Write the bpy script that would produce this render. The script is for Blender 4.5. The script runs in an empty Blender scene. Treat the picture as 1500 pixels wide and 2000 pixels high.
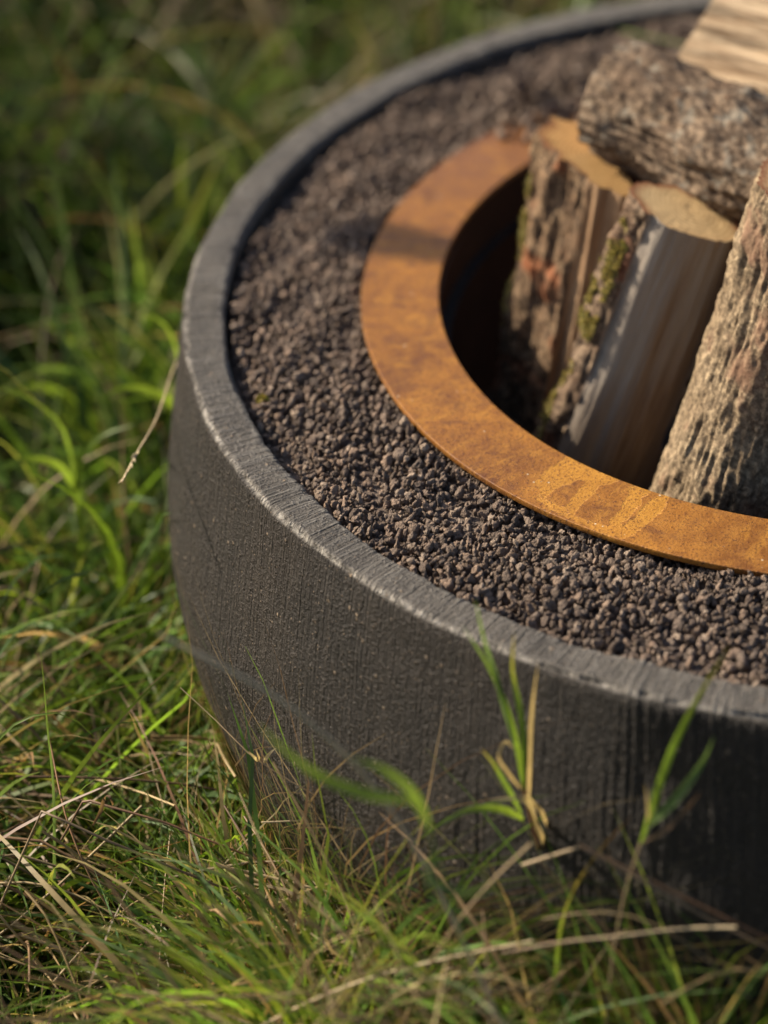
import bpy, math, random
import numpy as np
from mathutils import Vector
R = math.radians
rng = np.random.default_rng(7)
random.seed(7)
S = bpy.context.scene
COL = S.collection

# ---------------------------------------------------------------- camera
YAW = -0.08571
cam_d = bpy.data.cameras.new('camera')
cam = bpy.data.objects.new('camera', cam_d); COL.objects.link(cam)
CAM_POS = np.array([0.0, -2.84289, 1.92555])
cam.location = CAM_POS
cam.rotation_euler = (R(90), 0, -YAW)          # level camera with a shift lens: uprights stay parallel
cam_d.sensor_fit = 'HORIZONTAL'; cam_d.sensor_width = 24.0; cam_d.lens = 100.8
cam_d.shift_x = -0.27452; cam_d.shift_y = -2.49349
cam_d.clip_start = 0.05; cam_d.clip_end = 500
cam_d.dof.use_dof = True; cam_d.dof.focus_distance = 2.49; cam_d.dof.aperture_fstop = 2.1
cam_d.dof.aperture_blades = 0
S.camera = cam

# ---------------------------------------------------------------- light
SUN_EL, SUN_AZ = 31.5, 165.0
W = bpy.data.worlds.new('World'); S.world = W; W.use_nodes = True
nt = W.node_tree; nt.nodes.clear()
sky = nt.nodes.new('ShaderNodeTexSky'); sky.sky_type = 'NISHITA'; sky.sun_disc = False
sky.sun_elevation = R(SUN_EL); sky.sun_rotation = R(90 - SUN_AZ); sky.dust_density = 3.0; sky.air_density = 0.8
bg = nt.nodes.new('ShaderNodeBackground'); bg.inputs[1].default_value = 0.085
wo = nt.nodes.new('ShaderNodeOutputWorld')
nt.links.new(sky.outputs[0], bg.inputs[0]); nt.links.new(bg.outputs[0], wo.inputs[0])
sd = bpy.data.lights.new('sun', 'SUN'); sd.energy = 4.6; sd.angle = R(0.9); sd.color = (1.0, 0.86, 0.68)
sun = bpy.data.objects.new('sun', sd); COL.objects.link(sun)
to_sun = Vector((math.cos(R(SUN_AZ)) * math.cos(R(SUN_EL)), math.sin(R(SUN_AZ)) * math.cos(R(SUN_EL)), math.sin(R(SUN_EL))))
sun.rotation_euler = to_sun.to_track_quat('Z', 'Y').to_euler()
sun.location = to_sun * 8
S.view_settings.view_transform = 'Standard'; S.view_settings.look = 'None'
S.view_settings.gamma = 1.0; S.view_settings.use_curve_mapping = False
S.view_settings.exposure = 1.0
S.cycles.use_denoising = True
S.cycles.max_bounces = 5; S.cycles.diffuse_bounces = 3; S.cycles.glossy_bounces = 2; S.cycles.transmission_bounces = 3

# ---------------------------------------------------------------- helpers
_P = rng.permutation(1024); _P = np.concatenate([_P, _P, _P]); _V = rng.random(1024) * 2 - 1
def vnoise(x, y, z):
    x = np.asarray(x, float); y = np.asarray(y, float); z = np.asarray(z, float)
    x, y, z = np.broadcast_arrays(x, y, z)
    ix = np.floor(x).astype(np.int64); iy = np.floor(y).astype(np.int64); iz = np.floor(z).astype(np.int64)
    fx = x - ix; fy = y - iy; fz = z - iz
    fx = fx * fx * (3 - 2 * fx); fy = fy * fy * (3 - 2 * fy); fz = fz * fz * (3 - 2 * fz)
    def hsh(a, b, c): return _V[_P[_P[_P[a & 1023] + (b & 1023)] + (c & 1023)] & 1023]
    r = 0
    for dx in (0, 1):
        wx = fx if dx else 1 - fx
        for dy in (0, 1):
            wy = fy if dy else 1 - fy
            for dz in (0, 1):
                wz = fz if dz else 1 - fz
                r = r + wx * wy * wz * hsh(ix + dx, iy + dy, iz + dz)
    return r
def fbm(x, y, z, o=4, g=0.5):
    r = 0; a = 1.0; f = 1.0
    for i in range(o):
        r = r + a * vnoise(np.asarray(x) * f + 17.3 * i, np.asarray(y) * f + 5.1 * i, np.asarray(z) * f + 9.7 * i); a *= g; f *= 2.03
    return r

def mesh_np(name, v, quads=None, tris=None, mat=None, smooth=True, col=None, attrs=None):
    me = bpy.data.meshes.new(name)
    v = np.asarray(v, np.float32)
    nq = 0 if quads is None else len(quads); ntr = 0 if tris is None else len(tris)
    loops = []
    if nq: loops.append(np.asarray(quads, np.int32).ravel())
    if ntr: loops.append(np.asarray(tris, np.int32).ravel())
    loops = np.concatenate(loops)
    me.vertices.add(len(v)); me.vertices.foreach_set('co', v.ravel())
    me.loops.add(len(loops)); me.loops.foreach_set('vertex_index', loops)
    me.polygons.add(nq + ntr)
    st = np.concatenate([np.arange(nq) * 4, nq * 4 + np.arange(ntr) * 3]).astype(np.int32)
    me.polygons.foreach_set('loop_start', st)
    me.polygons.foreach_set('use_smooth', np.full(nq + ntr, smooth))
    me.update(calc_edges=True)
    if col is not None:
        a = me.color_attributes.new('Col', 'FLOAT_COLOR', 'POINT')
        c = np.ones((len(v), 4), np.float32); c[:, :3] = col
        a.data.foreach_set('color', c.ravel())
    for k, val in (attrs or {}).items():
        a = me.attributes.new(k, 'FLOAT', 'POINT'); a.data.foreach_set('value', np.asarray(val, np.float32))
    if mat: me.materials.append(mat)
    return me
def obj(name, me, parent=None, loc=None):
    o = bpy.data.objects.new(name, me); COL.objects.link(o)
    if parent is not None: o.parent = parent
    if loc is not None: o.location = loc
    return o
def tag(o, label=None, cat=None, group=None, kind=None):
    if label: o['label'] = label
    if cat: o['category'] = cat
    if group: o['group'] = group
    if kind: o['kind'] = kind
    return o
def empty(name, loc=(0, 0, 0)):
    o = bpy.data.objects.new(name, None); COL.objects.link(o); o.location = loc; o.empty_display_size = 0.05
    return o
def grid_quads(nr, nc, closed=False):
    """rows x cols grid, vertex index = row * nc + col"""
    c = np.arange(nc if closed else nc - 1); r = np.arange(nr - 1)
    rr, cc = np.meshgrid(r, c, indexing='ij'); c2 = (cc + 1) % nc
    return np.stack([rr * nc + cc, rr * nc + c2, (rr + 1) * nc + c2, (rr + 1) * nc + cc], -1).reshape(-1, 4)

# ---------------------------------------------------------------- materials
class NT:
    def __init__(s, name):
        s.m = bpy.data.materials.new(name); s.m.use_nodes = True; s.t = s.m.node_tree; s.t.nodes.clear()
        s.out = s.t.nodes.new('ShaderNodeOutputMaterial')
    def n(s, typ, **kw):
        nd = s.t.nodes.new('ShaderNode' + typ)
        for k, v in kw.items():
            if k.startswith('i_'):
                key = k[2:]
                if key.isdigit(): key = int(key)
                else: key = key.replace('_', ' ')
                sock = nd.inputs[key]
                if hasattr(v, 'is_linked') or isinstance(v, bpy.types.NodeSocket): s.t.links.new(v, sock)
                else: sock.default_value = v
            else: setattr(nd, k, v)
        return nd
    def noise(s, vec, scale, detail=4, rough=0.55, dist=0.0):
        return s.n('TexNoise', i_Vector=vec, i_Scale=scale, i_Detail=detail, i_Roughness=rough, i_Distortion=dist).outputs[0]
    def ramp(s, fac, stops):
        nd = s.n('ValToRGB', i_0=fac); cr = nd.color_ramp
        while len(cr.elements) < len(stops): cr.elements.new(0.5)
        for e, (p, c) in zip(cr.elements, stops):
            e.position = p; e.color = (c, c, c, 1) if isinstance(c, (int, float)) else (*c, 1)
        return nd.outputs[0]
    def mix(s, fac, a, b, mode='MIX'):
        nd = s.n('Mix', data_type='RGBA', blend_type=mode)
        for sock, v in ((nd.inputs[0], fac), (nd.inputs[6], a), (nd.inputs[7], b)):
            if isinstance(v, bpy.types.NodeSocket): s.t.links.new(v, sock)
            elif isinstance(v, (int, float)): sock.default_value = v
            else: sock.default_value = (*v, 1)
        return nd.outputs[2]
    def math(s, op, a, b=0.0):
        return s.n('Math', operation=op, i_0=a, i_1=b).outputs[0]
    def coords(s, kind='Object', scale=None):
        c = s.n('TexCoord').outputs[kind]
        if scale is not None: c = s.n('Mapping', i_Vector=c, i_Scale=scale).outputs[0]
        return c
    def attr(s, name, out='Fac'):
        return s.n('Attribute', attribute_name=name).outputs[out]
    def finish(s, color, rough=0.8, bump=None, dist=0.001, strength=1.0, spec=0.3, normal=None):
        p = s.n('BsdfPrincipled')
        def setv(k, v):
            if isinstance(v, bpy.types.NodeSocket): s.t.links.new(v, p.inputs[k])
            else: p.inputs[k].default_value = v
        setv('Base Color', color if isinstance(color, bpy.types.NodeSocket) else (*color, 1))
        setv('Roughness', rough); setv('Specular IOR Level', spec)
        if bump is not None:
            b = s.n('Bump', i_Height=bump, i_Distance=dist, i_Strength=strength)
            s.t.links.new(b.outputs[0], p.inputs['Normal'])
        s.t.links.new(p.outputs[0], s.out.inputs[0])
        return s.m

def mat_concrete():
    k = NT('cast_concrete'); c = k.coords()
    edge = k.attr('edge'); top = k.attr('top')
    big = k.noise(c, 9, 4); fine = k.noise(c, 520, 4, 0.75); grain = k.noise(c, 330, 2, 0.6)
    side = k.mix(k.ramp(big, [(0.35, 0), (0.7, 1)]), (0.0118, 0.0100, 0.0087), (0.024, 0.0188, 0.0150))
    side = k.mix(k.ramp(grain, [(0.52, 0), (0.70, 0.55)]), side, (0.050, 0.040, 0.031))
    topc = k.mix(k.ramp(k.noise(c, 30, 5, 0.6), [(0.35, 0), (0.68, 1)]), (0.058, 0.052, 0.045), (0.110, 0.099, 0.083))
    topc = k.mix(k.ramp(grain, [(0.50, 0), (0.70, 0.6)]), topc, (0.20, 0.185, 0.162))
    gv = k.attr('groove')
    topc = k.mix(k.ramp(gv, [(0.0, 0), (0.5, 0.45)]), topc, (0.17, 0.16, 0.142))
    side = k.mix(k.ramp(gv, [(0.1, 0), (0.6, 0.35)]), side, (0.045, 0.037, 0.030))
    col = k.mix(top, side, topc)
    wear_glint = k.math('MULTIPLY', edge, k.ramp(k.noise(c, 120, 5, 0.7), [(0.42, 0.0), (0.62, 1)]))
    col = k.mix(wear_glint, col, (0.40, 0.375, 0.33))  # worn edge, paled further as a painted highlight along the rim
    def specks(scale, lo, size, seed):
        v = k.n('TexVoronoi', i_Vector=k.n('Mapping', i_Vector=c, i_Location=(seed, seed * 0.7, 0)).outputs[0], i_Scale=scale, i_Randomness=1.0)
        sel = k.n('SeparateColor', i_0=v.outputs['Color']).outputs[0]
        dd = k.math('ADD', v.outputs['Distance'], k.math('MULTIPLY', fine, 0.3))
        return k.math('MULTIPLY', k.ramp(sel, [(lo, 0), (lo + 0.02, 1)]), k.ramp(dd, [(size, 1), (size + 0.14, 0)]))
    sp1 = specks(400, 0.87, 0.34, 0.0); sp2 = specks(170, 0.95, 0.30, 3.0)
    col = k.mix(k.math('MULTIPLY', sp1, 0.8), col, (0.20, 0.15, 0.10))
    col = k.mix(k.math('MULTIPLY', sp2, 0.8), col, (0.30, 0.225, 0.15))
    rv = k.n('CombineXYZ', i_X=k.attr('arc'), i_Y=k.attr('run')).outputs[0]
    ridge = k.noise(rv, 430, 3, 0.65)
    pits = k.ramp(k.noise(c, 280, 3, 0.6), [(0.30, 0), (0.46, 1)])
    h = k.math('ADD', k.math('MULTIPLY', fine, 0.8), k.math('MULTIPLY', pits, 0.7))
    h = k.math('ADD', h, k.math('MULTIPLY', k.math('ADD', sp1, sp2), 0.9))
    h = k.math('ADD', h, k.math('MULTIPLY', k.ramp(grain, [(0.5, 0), (0.72, 1)]), 0.8))
    h = k.math('ADD', h, k.math('MULTIPLY', ridge, 3.4))
    rough = k.ramp(fine, [(0.3, 0.42), (0.75, 0.8)])
    zz = k.n('SeparateXYZ', i_0=c).outputs[2]
    mud = k.math('MULTIPLY', k.ramp(k.math('ADD', zz, k.math('MULTIPLY', k.noise(c, 26, 5, 0.7), 0.16)), [(0.18, 1), (0.30, 0)]), k.ramp(k.noise(c, 90, 4, 0.7), [(0.4, 0.1), (0.62, 0.8)]))
    col = k.mix(mud, col, (0.085, 0.062, 0.040))
    return k.finish(col, rough, h, 0.0019, 1.0, 0.33)

def mat_lava(joined):
    k = NT('lava_stone' if joined else 'lava_stone_single'); c = k.n('NewGeometry').outputs['Position']
    r = k.attr('tone') if joined else k.n('ObjectInfo').outputs['Random']
    n1 = k.noise(c, 130, 4, 0.6); n2 = k.noise(c, 800, 3, 0.75)
    a = k.ramp(r, [(0.0, (0.086, 0.074, 0.066)), (0.22, (0.195, 0.147, 0.115)), (0.45, (0.135, 0.112, 0.096)), (0.66, (0.300, 0.218, 0.162)), (0.84, (0.195, 0.156, 0.128)), (1.0, (0.41, 0.325, 0.25))])
    col = k.mix(k.ramp(n1, [(0.35, 0.0), (0.75, 0.4)]), a, (0.285, 0.205, 0.150))
    col = k.mix(k.ramp(n2, [(0.55, 0.0), (0.70, 0.6)]), col, (0.060, 0.050, 0.045))
    v = k.n('TexVoronoi', i_Vector=c, i_Scale=480).outputs['Distance']
    h = k.math('ADD', k.math('MULTIPLY', v, 0.9), k.math('MULTIPLY', n2, 1.3))
    return k.finish(col, 0.95, h, 0.0018, 1.0, 0.12)

def mat_corten():
    k = NT('rusted_steel'); c = k.coords()
    big = k.noise(c, 11, 5, 0.65, 0.4); mid = k.noise(c, 70, 5, 0.7); fine = k.noise(c, 900, 3, 0.7); grit = k.noise(c, 380, 3, 0.6)
    col = k.mix(k.ramp(big, [(0.34, 0), (0.64, 1)]), (0.120, 0.045, 0.014), (0.275, 0.115, 0.020))
    col = k.mix(k.ramp(mid, [(0.42, 0), (0.68, 0.7)]), col, (0.325, 0.146, 0.025))
    yy = k.n('SeparateXYZ', i_0=c).outputs[1]
    old = k.ramp(k.math('ADD', yy, k.math('MULTIPLY', k.noise(c, 7, 4, 0.6), 0.35)), [(0.15, 0), (0.40, 0.75)])
    col = k.mix(old, col, (0.175, 0.078, 0.036))
    pol = k.n('CombineXYZ', i_X=k.attr('ang'), i_Y=k.attr('rad')).outputs[0]
    st = k.noise(pol, 26, 5, 0.7, 0.6)
    col = k.mix(k.ramp(st, [(0.54, 0), (0.62, 0.5)]), col, (0.37, 0.175, 0.028))
    col = k.mix(k.ramp(k.noise(c, 24, 5, 0.7, 1.0), [(0.54, 0), (0.66, 0.7)]), col, (0.105, 0.042, 0.018))
    drip = k.attr('drip')
    d = k.math('ADD', drip, k.math('MULTIPLY', k.math('SUBTRACT', k.noise(c, 130, 5, 0.65), 0.5), 0.75))
    run = k.ramp(d, [(0.46, 0), (0.53, 1)]); rim = k.ramp(d, [(0.44, 0), (0.5, 1), (0.57, 0)])
    ochre = k.mix(k.ramp(fine, [(0.35, 0), (0.65, 1)]), (0.37, 0.170, 0.022), (0.46, 0.232, 0.037))
    col = k.mix(k.math('MULTIPLY', run, k.ramp(mid, [(0.3, 0.35), (0.6, 0.85)])), col, ochre)
    col = k.mix(k.math('MULTIPLY', rim, 0.4), col, (0.50, 0.26, 0.06))
    band = k.attr('band')
    col = k.mix(k.math('MULTIPLY', band, k.ramp(mid, [(0.3, 0.2), (0.7, 0.85)])), col, (0.40, 0.175, 0.026))
    col = k.mix(k.ramp(grit, [(0.55, 0), (0.66, 0.8)]), col, (0.095, 0.033, 0.013))
    col = k.mix(k.ramp(k.noise(c, 620, 2, 0.5), [(0.60, 0), (0.68, 0.7)]), col, (0.055, 0.026, 0.015))
    v = k.n('TexVoronoi', i_Vector=c, i_Scale=170)
    sel = k.n('SeparateColor', i_0=v.outputs['Color']).outputs[0]
    sp = k.math('MULTIPLY', k.ramp(sel, [(0.955, 0), (0.96, 1)]), k.ramp(v.outputs['Distance'], [(0.10, 1), (0.17, 0)]))
    col = k.mix(sp, col, (0.5, 0.42, 0.31))
    h = k.math('ADD', k.math('MULTIPLY', fine, 0.6), grit)
    h = k.math('ADD', h, k.math('MULTIPLY', run, 0.3))
    return k.finish(col, k.ramp(mid, [(0.3, 0.36), (0.7, 0.62)]), h, 0.0006, 0.9, 0.25)

def mat_drum():
    k = NT('sooty_steel'); c = k.coords()
    col = k.mix(k.noise(c, 25, 5, 0.6), (0.026, 0.015, 0.010), (0.070, 0.032, 0.016))
    return k.finish(col, 0.95, k.noise(c, 300), 0.0006, 0.6, 0.05)
def mat_ash():
    k = NT('ash'); c = k.coords()
    return k.finish(k.mix(k.noise(c, 60, 6, 0.7), (0.03, 0.027, 0.025), (0.11, 0.10, 0.09)), 0.95, k.noise(c, 200, 5), 0.004, 1, 0.1)

def mat_bark(name, light, mid, dark, red=(0.16, 0.065, 0.03), redamt=0.5, sc=1.0, lichen=0.0):
    k = NT(name); u = k.n('UVMap').outputs[0] if False else k.coords()
    n1 = k.noise(u, 34 * sc, 5, 0.65); n2 = k.noise(u, 210 * sc, 4, 0.7); n3 = k.noise(u, 13 * sc, 4, 0.6)
    col = k.mix(k.ramp(n1, [(0.34, 0), (0.62, 1)]), mid, light)
    col = k.mix(k.ramp(n2, [(0.44, 0.85), (0.60, 0.0)]), col, dark)
    col = k.mix(k.math('MULTIPLY', k.ramp(n3, [(0.56, 0), (0.64, 1)]), redamt), col, red)
    if lichen:
        col = k.mix(k.math('MULTIPLY', k.ramp(k.noise(u, 60, 5, 0.7), [(0.54, 0), (0.62, 1)]), lichen), col, (0.34, 0.33, 0.27))
    return k.finish(col, 0.9, n2, 0.0016, 0.9, 0.15)
def mat_split(name, a, b, grey=None, gamt=0.0):
    """split wood: fibres run along the log's own z axis"""
    k = NT(name)
    f1 = k.noise(k.coords(scale=(1, 1, 0.05)), 260, 5, 0.7); f2 = k.noise(k.coords(scale=(1, 1, 0.16)), 70, 5, 0.65)
    col = k.mix(k.ramp(f1, [(0.36, 0), (0.64, 1)]), a, b)
    col = k.mix(k.ramp(f2, [(0.54, 0), (0.68, 0.6)]), col, tuple(x * 0.6 for x in a))
    if grey:
        col = k.mix(k.math('MULTIPLY', k.ramp(k.noise(k.coords(scale=(1, 1, 0.1)), 22, 4, 0.55), [(0.42, 1), (0.58, 0.0)]), gamt), col, grey)
    return k.finish(col, 0.6, k.math('ADD', f1, f2), 0.003, 1.0, 0.3)
def mat_cut(name, a, b, rim):
    k = NT(name); c = k.coords()
    w = k.n('TexWave', wave_type='RINGS', rings_direction='Z', i_Vector=c, i_Scale=70, i_Distortion=1.5, i_Detail=2).outputs['Fac']
    n = k.noise(c, 160, 5, 0.7)
    col = k.mix(k.math('MULTIPLY', w, 0.9), a, b); col = k.mix(k.ramp(n, [(0.4, 0.0), (0.7, 0.5)]), col, b)
    col = k.mix(k.attr('rim'), col, rim)
    return k.finish(col, 0.75, n, 0.001, 0.8, 0.2)
def mat_leaf(name, transl=0.52, rough=0.45, spec=0.35):
    k = NT(name); c = k.attr('Col', 'Color')
    n = k.noise(k.n('NewGeometry').outputs['Position'], 60, 3)
    col = k.mix(1.0, c, k.ramp(n, [(0.3, 0.72), (0.7, 1.2)]), 'MULTIPLY')
    p = k.n('BsdfPrincipled'); k.t.links.new(col, p.inputs['Base Color'])
    p.inputs['Roughness'].default_value = rough; p.inputs['Specular IOR Level'].default_value = spec
    tr = k.n('BsdfTranslucent'); k.t.links.new(k.mix(1.0, col, (1.15, 1.12, 0.72), 'MULTIPLY'), tr.inputs[0])
    mx = k.n('MixShader', i_0=transl, i_1=p.outputs[0], i_2=tr.outputs[0])
    k.t.links.new(mx.outputs[0], k.out.inputs[0])
    return k.m
def mat_ground():
    k = NT('meadow_soil'); c = k.coords()
    col = k.mix(k.ramp(k.noise(c, 6, 5, 0.6), [(0.35, 0), (0.65, 1)]), (0.030, 0.026, 0.014), (0.036, 0.046, 0.014))
    col = k.mix(k.ramp(k.noise(c, 90, 5, 0.7), [(0.5, 0), (0.7, 0.7)]), col, (0.085, 0.066, 0.032))
    return k.finish(col, 0.95, k.noise(c, 70, 6, 0.7), 0.02, 1.0, 0.1)

M_CONC = mat_concrete(); M_LAVA = mat_lava(True); M_LAVA1 = mat_lava(False); M_CORT = mat_corten(); M_DRUM = mat_drum(); M_ASH = mat_ash()
M_LEAF = mat_leaf('grass_leaf'); M_STRAW = mat_leaf('dry_straw_stem', 0.15, 0.5, 0.35)

# ---------------------------------------------------------------- ground
GZ = 0.02
gs = 150.0
v = []; n = 60
t = np.linspace(-1, 1, n + 1); t = np.sign(t) * np.abs(t) ** 3 * gs
gx, gy = np.meshgrid(t, t, indexing='ij')
gz = 0.02 * vnoise(gx * 2, gy * 2, 0) * (np.hypot(gx, gy) > 0.7) + GZ - 0.004
ground = obj('ground', mesh_np('ground', np.stack([gx, gy, gz], -1).reshape(-1, 3), grid_quads(n + 1, n + 1)[:, ::-1], mat=mat_ground()))
tag(ground, 'dark meadow soil under the long grass', kind='structure')

# ---------------------------------------------------------------- concrete bowl
RIM = 0.45
def build_bowl():
    side = np.array([(0.45, 0.6), (0.43, 0.602), (0.39, 0.606), (0.35, 0.6105), (0.31, 0.613), (0.27, 0.611), (0.23, 0.6015), (0.19, 0.584), (0.15, 0.565), (0.11, 0.548), (0.07, 0.536), (0.03, 0.525), (0.0, 0.516)])
    rows = []   # r, z, nr, nz, edge, top
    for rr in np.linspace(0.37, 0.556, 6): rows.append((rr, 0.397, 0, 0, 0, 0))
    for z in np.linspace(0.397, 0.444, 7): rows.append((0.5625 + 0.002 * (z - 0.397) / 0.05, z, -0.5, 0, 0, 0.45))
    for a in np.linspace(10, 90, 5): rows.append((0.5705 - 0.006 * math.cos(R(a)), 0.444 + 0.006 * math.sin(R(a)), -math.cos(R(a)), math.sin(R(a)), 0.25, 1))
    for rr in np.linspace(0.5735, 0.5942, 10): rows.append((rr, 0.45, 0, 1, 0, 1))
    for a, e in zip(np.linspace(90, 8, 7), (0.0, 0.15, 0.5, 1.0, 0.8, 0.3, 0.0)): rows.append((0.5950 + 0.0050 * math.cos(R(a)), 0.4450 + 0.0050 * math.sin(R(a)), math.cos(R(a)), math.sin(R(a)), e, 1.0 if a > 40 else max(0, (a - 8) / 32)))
    zs = np.concatenate([np.linspace(0.442, 0.12, 80), np.linspace(0.105, 0.0, 8)])
    zz = side[::-1, 0]; rr_ = side[::-1, 1]
    for z in zs: rows.append((float(np.interp(z, zz, rr_)), z, 1, 0, 0, 0))
    rows.append((0.49, 0.0, 0, 0, 0, 0)); rows.append((0.37, 0.0, 0, 0, 0, 0))
    rows = np.array(rows)
    # smooth the wall
    k0 = len(rows) - 2 - len(zs)
    for _ in range(3):
        seg = rows[k0:-2, 0].copy(); rows[k0 + 1:-3, 0] = 0.25 * seg[:-2] + 0.5 * seg[1:-1] + 0.25 * seg[2:]
    th = np.concatenate([np.linspace(186, 288, 1480, endpoint=False), np.linspace(288, 450, 160, endpoint=False), np.linspace(450, 546, 420, endpoint=False)])
    th = np.radians(th); nc = len(th); nr = len(rows)
    s = th * 0.6
    r = np.repeat(rows[:, 0:1], nc, 1); z = np.repeat(rows[:, 1:2], nc, 1); T = np.repeat(th[None], nr, 0); Ss = np.repeat(s[None], nr, 0)
    # brushed grooves run down the wall and over the rim
    along = z * 5 + r * 9
    g = 0.24 * vnoise(Ss / 0.0034, along * 2.4, 1) + 0.9 * vnoise(Ss / 0.0017, along * 4.5, 7) + 0.04 * vnoise(Ss / 0.011, along * 0.5, 3)
    lump = 0.5 * vnoise(Ss / 0.0035, z / 0.0055, r / 0.006) + 0.6 * np.clip(vnoise(Ss / 0.003, z / 0.008, r / 0.006 + 40) - 0.35, 0, 1)
    amp = np.where(rows[:, 5:6] > 0.5, 0.00065, 0.00032)
    amp = amp * (0.55 + 0.45 * vnoise(Ss / 0.09, along * 2, 5) ** 2 * 2 + 0.2)
    d = g * amp + lump * 0.00042
    big = 0.0012 * fbm(Ss / 0.07, z / 0.05, 2, 3)
    e = rows[:, 4:5]
    chip = -0.0038 * np.clip(fbm(Ss / 0.018, z * 40, 9, 3) - 0.15, 0, 1) * e - 0.0014 * np.abs(fbm(Ss / 0.006, 3, 3, 2)) * e
    nick = -0.0045 * np.clip(vnoise(Ss / 0.028, r * 60, 31) - 0.62, 0, 1) * 3 * np.clip(e * 1.5, 0, 1)
    d = d + chip + nick + big * (np.abs(rows[:, 2:3]) > 0.6)
    d[:6] = 0; d[-2:] = 0
    r2 = r + d * rows[:, 2:3]; z2 = z + d * rows[:, 3:4]
    z2 += 0.0008 * fbm(Ss / 0.05, 4, 4, 2) * (rows[:, 5:6] > 0.9)
    v = np.stack([r2 * np.cos(T), r2 * np.sin(T), z2], -1).reshape(-1, 3)
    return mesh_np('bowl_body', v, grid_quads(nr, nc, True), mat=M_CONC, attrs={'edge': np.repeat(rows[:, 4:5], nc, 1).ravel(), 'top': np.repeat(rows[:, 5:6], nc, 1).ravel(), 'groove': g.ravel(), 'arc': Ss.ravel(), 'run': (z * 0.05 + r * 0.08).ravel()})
bowl = empty('fire_bowl')
tag(bowl, 'large round dark grey concrete fire bowl with brushed ribbed wall', 'fire bowl')
obj('bowl_body', build_bowl(), bowl)

# ---------------------------------------------------------------- rusted steel ring and drum
RC = np.array([-0.0224, -0.0015]); R_OUT, R_INN = 0.425, 0.3577
RING_TOP, RING_T = 0.4445, 0.0045
DRIPS = [[(-0.2424, -0.284), (-0.2241, -0.2941), (-0.2079, -0.3058), (-0.1976, -0.3129), (-0.2047, -0.319), (-0.2129, -0.3234), (-0.2174, -0.3338), (-0.2237, -0.347), (-0.2276, -0.3564), (-0.2306, -0.3638), (-0.2364, -0.3535), (-0.2302, -0.334), (-0.2235, -0.3188), (-0.2243, -0.3161), (-0.2297, -0.3156), (-0.2387, -0.3229), (-0.2476, -0.331), (-0.2526, -0.3405), (-0.2531, -0.3456), (-0.2469, -0.349), (-0.2369, -0.3536), (-0.2317, -0.3638), (-0.2427, -0.3594), (-0.2533, -0.3496), (-0.2593, -0.332), (-0.2631, -0.3222), (-0.2576, -0.3069), (-0.248, -0.2939)], [(-0.1869, -0.3193), (-0.1725, -0.326), (-0.1772, -0.3349), (-0.1801, -0.3469), (-0.1845, -0.3589), (-0.192, -0.3711), (-0.1927, -0.3764), (-0.1821, -0.3635), (-0.1768, -0.3488), (-0.1659, -0.3294), (-0.1576, -0.3332), (-0.159, -0.3451), (-0.1654, -0.3599), (-0.176, -0.375), (-0.1835, -0.387), (-0.1914, -0.392), (-0.2029, -0.379), (-0.2008, -0.3665), (-0.1943, -0.3553), (-0.1913, -0.3389)], [(-0.2426, -0.3603), (-0.2306, -0.3638), (-0.2196, -0.369), (-0.2033, -0.3752), (-0.1916, -0.3903), (-0.2012, -0.3876), (-0.2235, -0.372), (-0.2459, -0.3597), (-0.2602, -0.3448), (-0.2598, -0.3375)]]
def poly_sd(px, py, poly):
    poly = np.array(poly); a = poly; b = np.roll(poly, -1, 0)
    best = np.full(px.shape, 1e9); ins = np.zeros(px.shape, bool)
    for (ax, ay), (bx, by) in zip(a, b):
        ex, ey = bx - ax, by - ay; wx, wy = px - ax, py - ay
        tt = np.clip((wx * ex + wy * ey) / (ex * ex + ey * ey + 1e-12), 0, 1)
        best = np.minimum(best, np.hypot(wx - ex * tt, wy - ey * tt))
        c = ((ay > py) != (by > py)) & (px < (bx - ax) * (py - ay) / (by - ay + 1e-12) + ax); ins ^= c
    return np.where(ins, best, -best)
def build_flange():
    th = np.concatenate([np.linspace(200, 300, 560, endpoint=False), np.linspace(300, 450, 110, endpoint=False), np.linspace(450, 560, 160, endpoint=False)])
    th = np.radians(th); nc = len(th)
    rr = [R_INN + 0.0003] + list(np.linspace(R_INN + 0.0008, R_OUT - 0.0008, 46)) + [R_OUT - 0.0003]
    prof = [(R_INN, RING_TOP - RING_T)] + [(R_INN, RING_TOP - 0.0008), (R_INN, RING_TOP - 0.0003)] + [(x, RING_TOP) for x in rr] + [(R_OUT, RING_TOP - 0.0003), (R_OUT, RING_TOP - 0.0008), (R_OUT, RING_TOP - RING_T + 0.0006), (R_OUT - 0.0006, RING_TOP - RING_T), (R_INN, RING_TOP - RING_T)]
    prof = np.array(prof); nr = len(prof)
    r = np.repeat(prof[:, :1], nc, 1); z = np.repeat(prof[:, 1:], nc, 1) + 0.0006 * vnoise(np.cos(th) * 3, np.sin(th) * 3, 1)[None]
    x = RC[0] + r * np.cos(th); y = RC[1] + r * np.sin(th)
    sd = np.full(x.shape, -1.0)
    for p in DRIPS: sd = np.maximum(sd, poly_sd(x, y, p))
    drip = np.clip(0.5 + sd / 0.012, 0, 1)
    dz = np.degrees(th) % 360
    arc = np.exp(-((dz - 247) / 9.0) ** 2)[None]
    band = np.clip((r - 0.402) / 0.016, 0, 1) * arc
    return mesh_np('ring_flange', np.stack([x, y, z], -1).reshape(-1, 3), grid_quads(nr, nc, True), mat=M_CORT, attrs={'drip': drip.ravel(), 'band': band.ravel(), 'ang': np.repeat((th * 0.4)[None] * 4, nr, 0).ravel(), 'rad': r.ravel()})
ring = empty('fire_ring', (0, 0, 0))
tag(ring, 'flat orange rusted steel ring with ochre water runs around the fire pit', 'steel ring')
obj('flange', build_flange(), ring)
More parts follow.
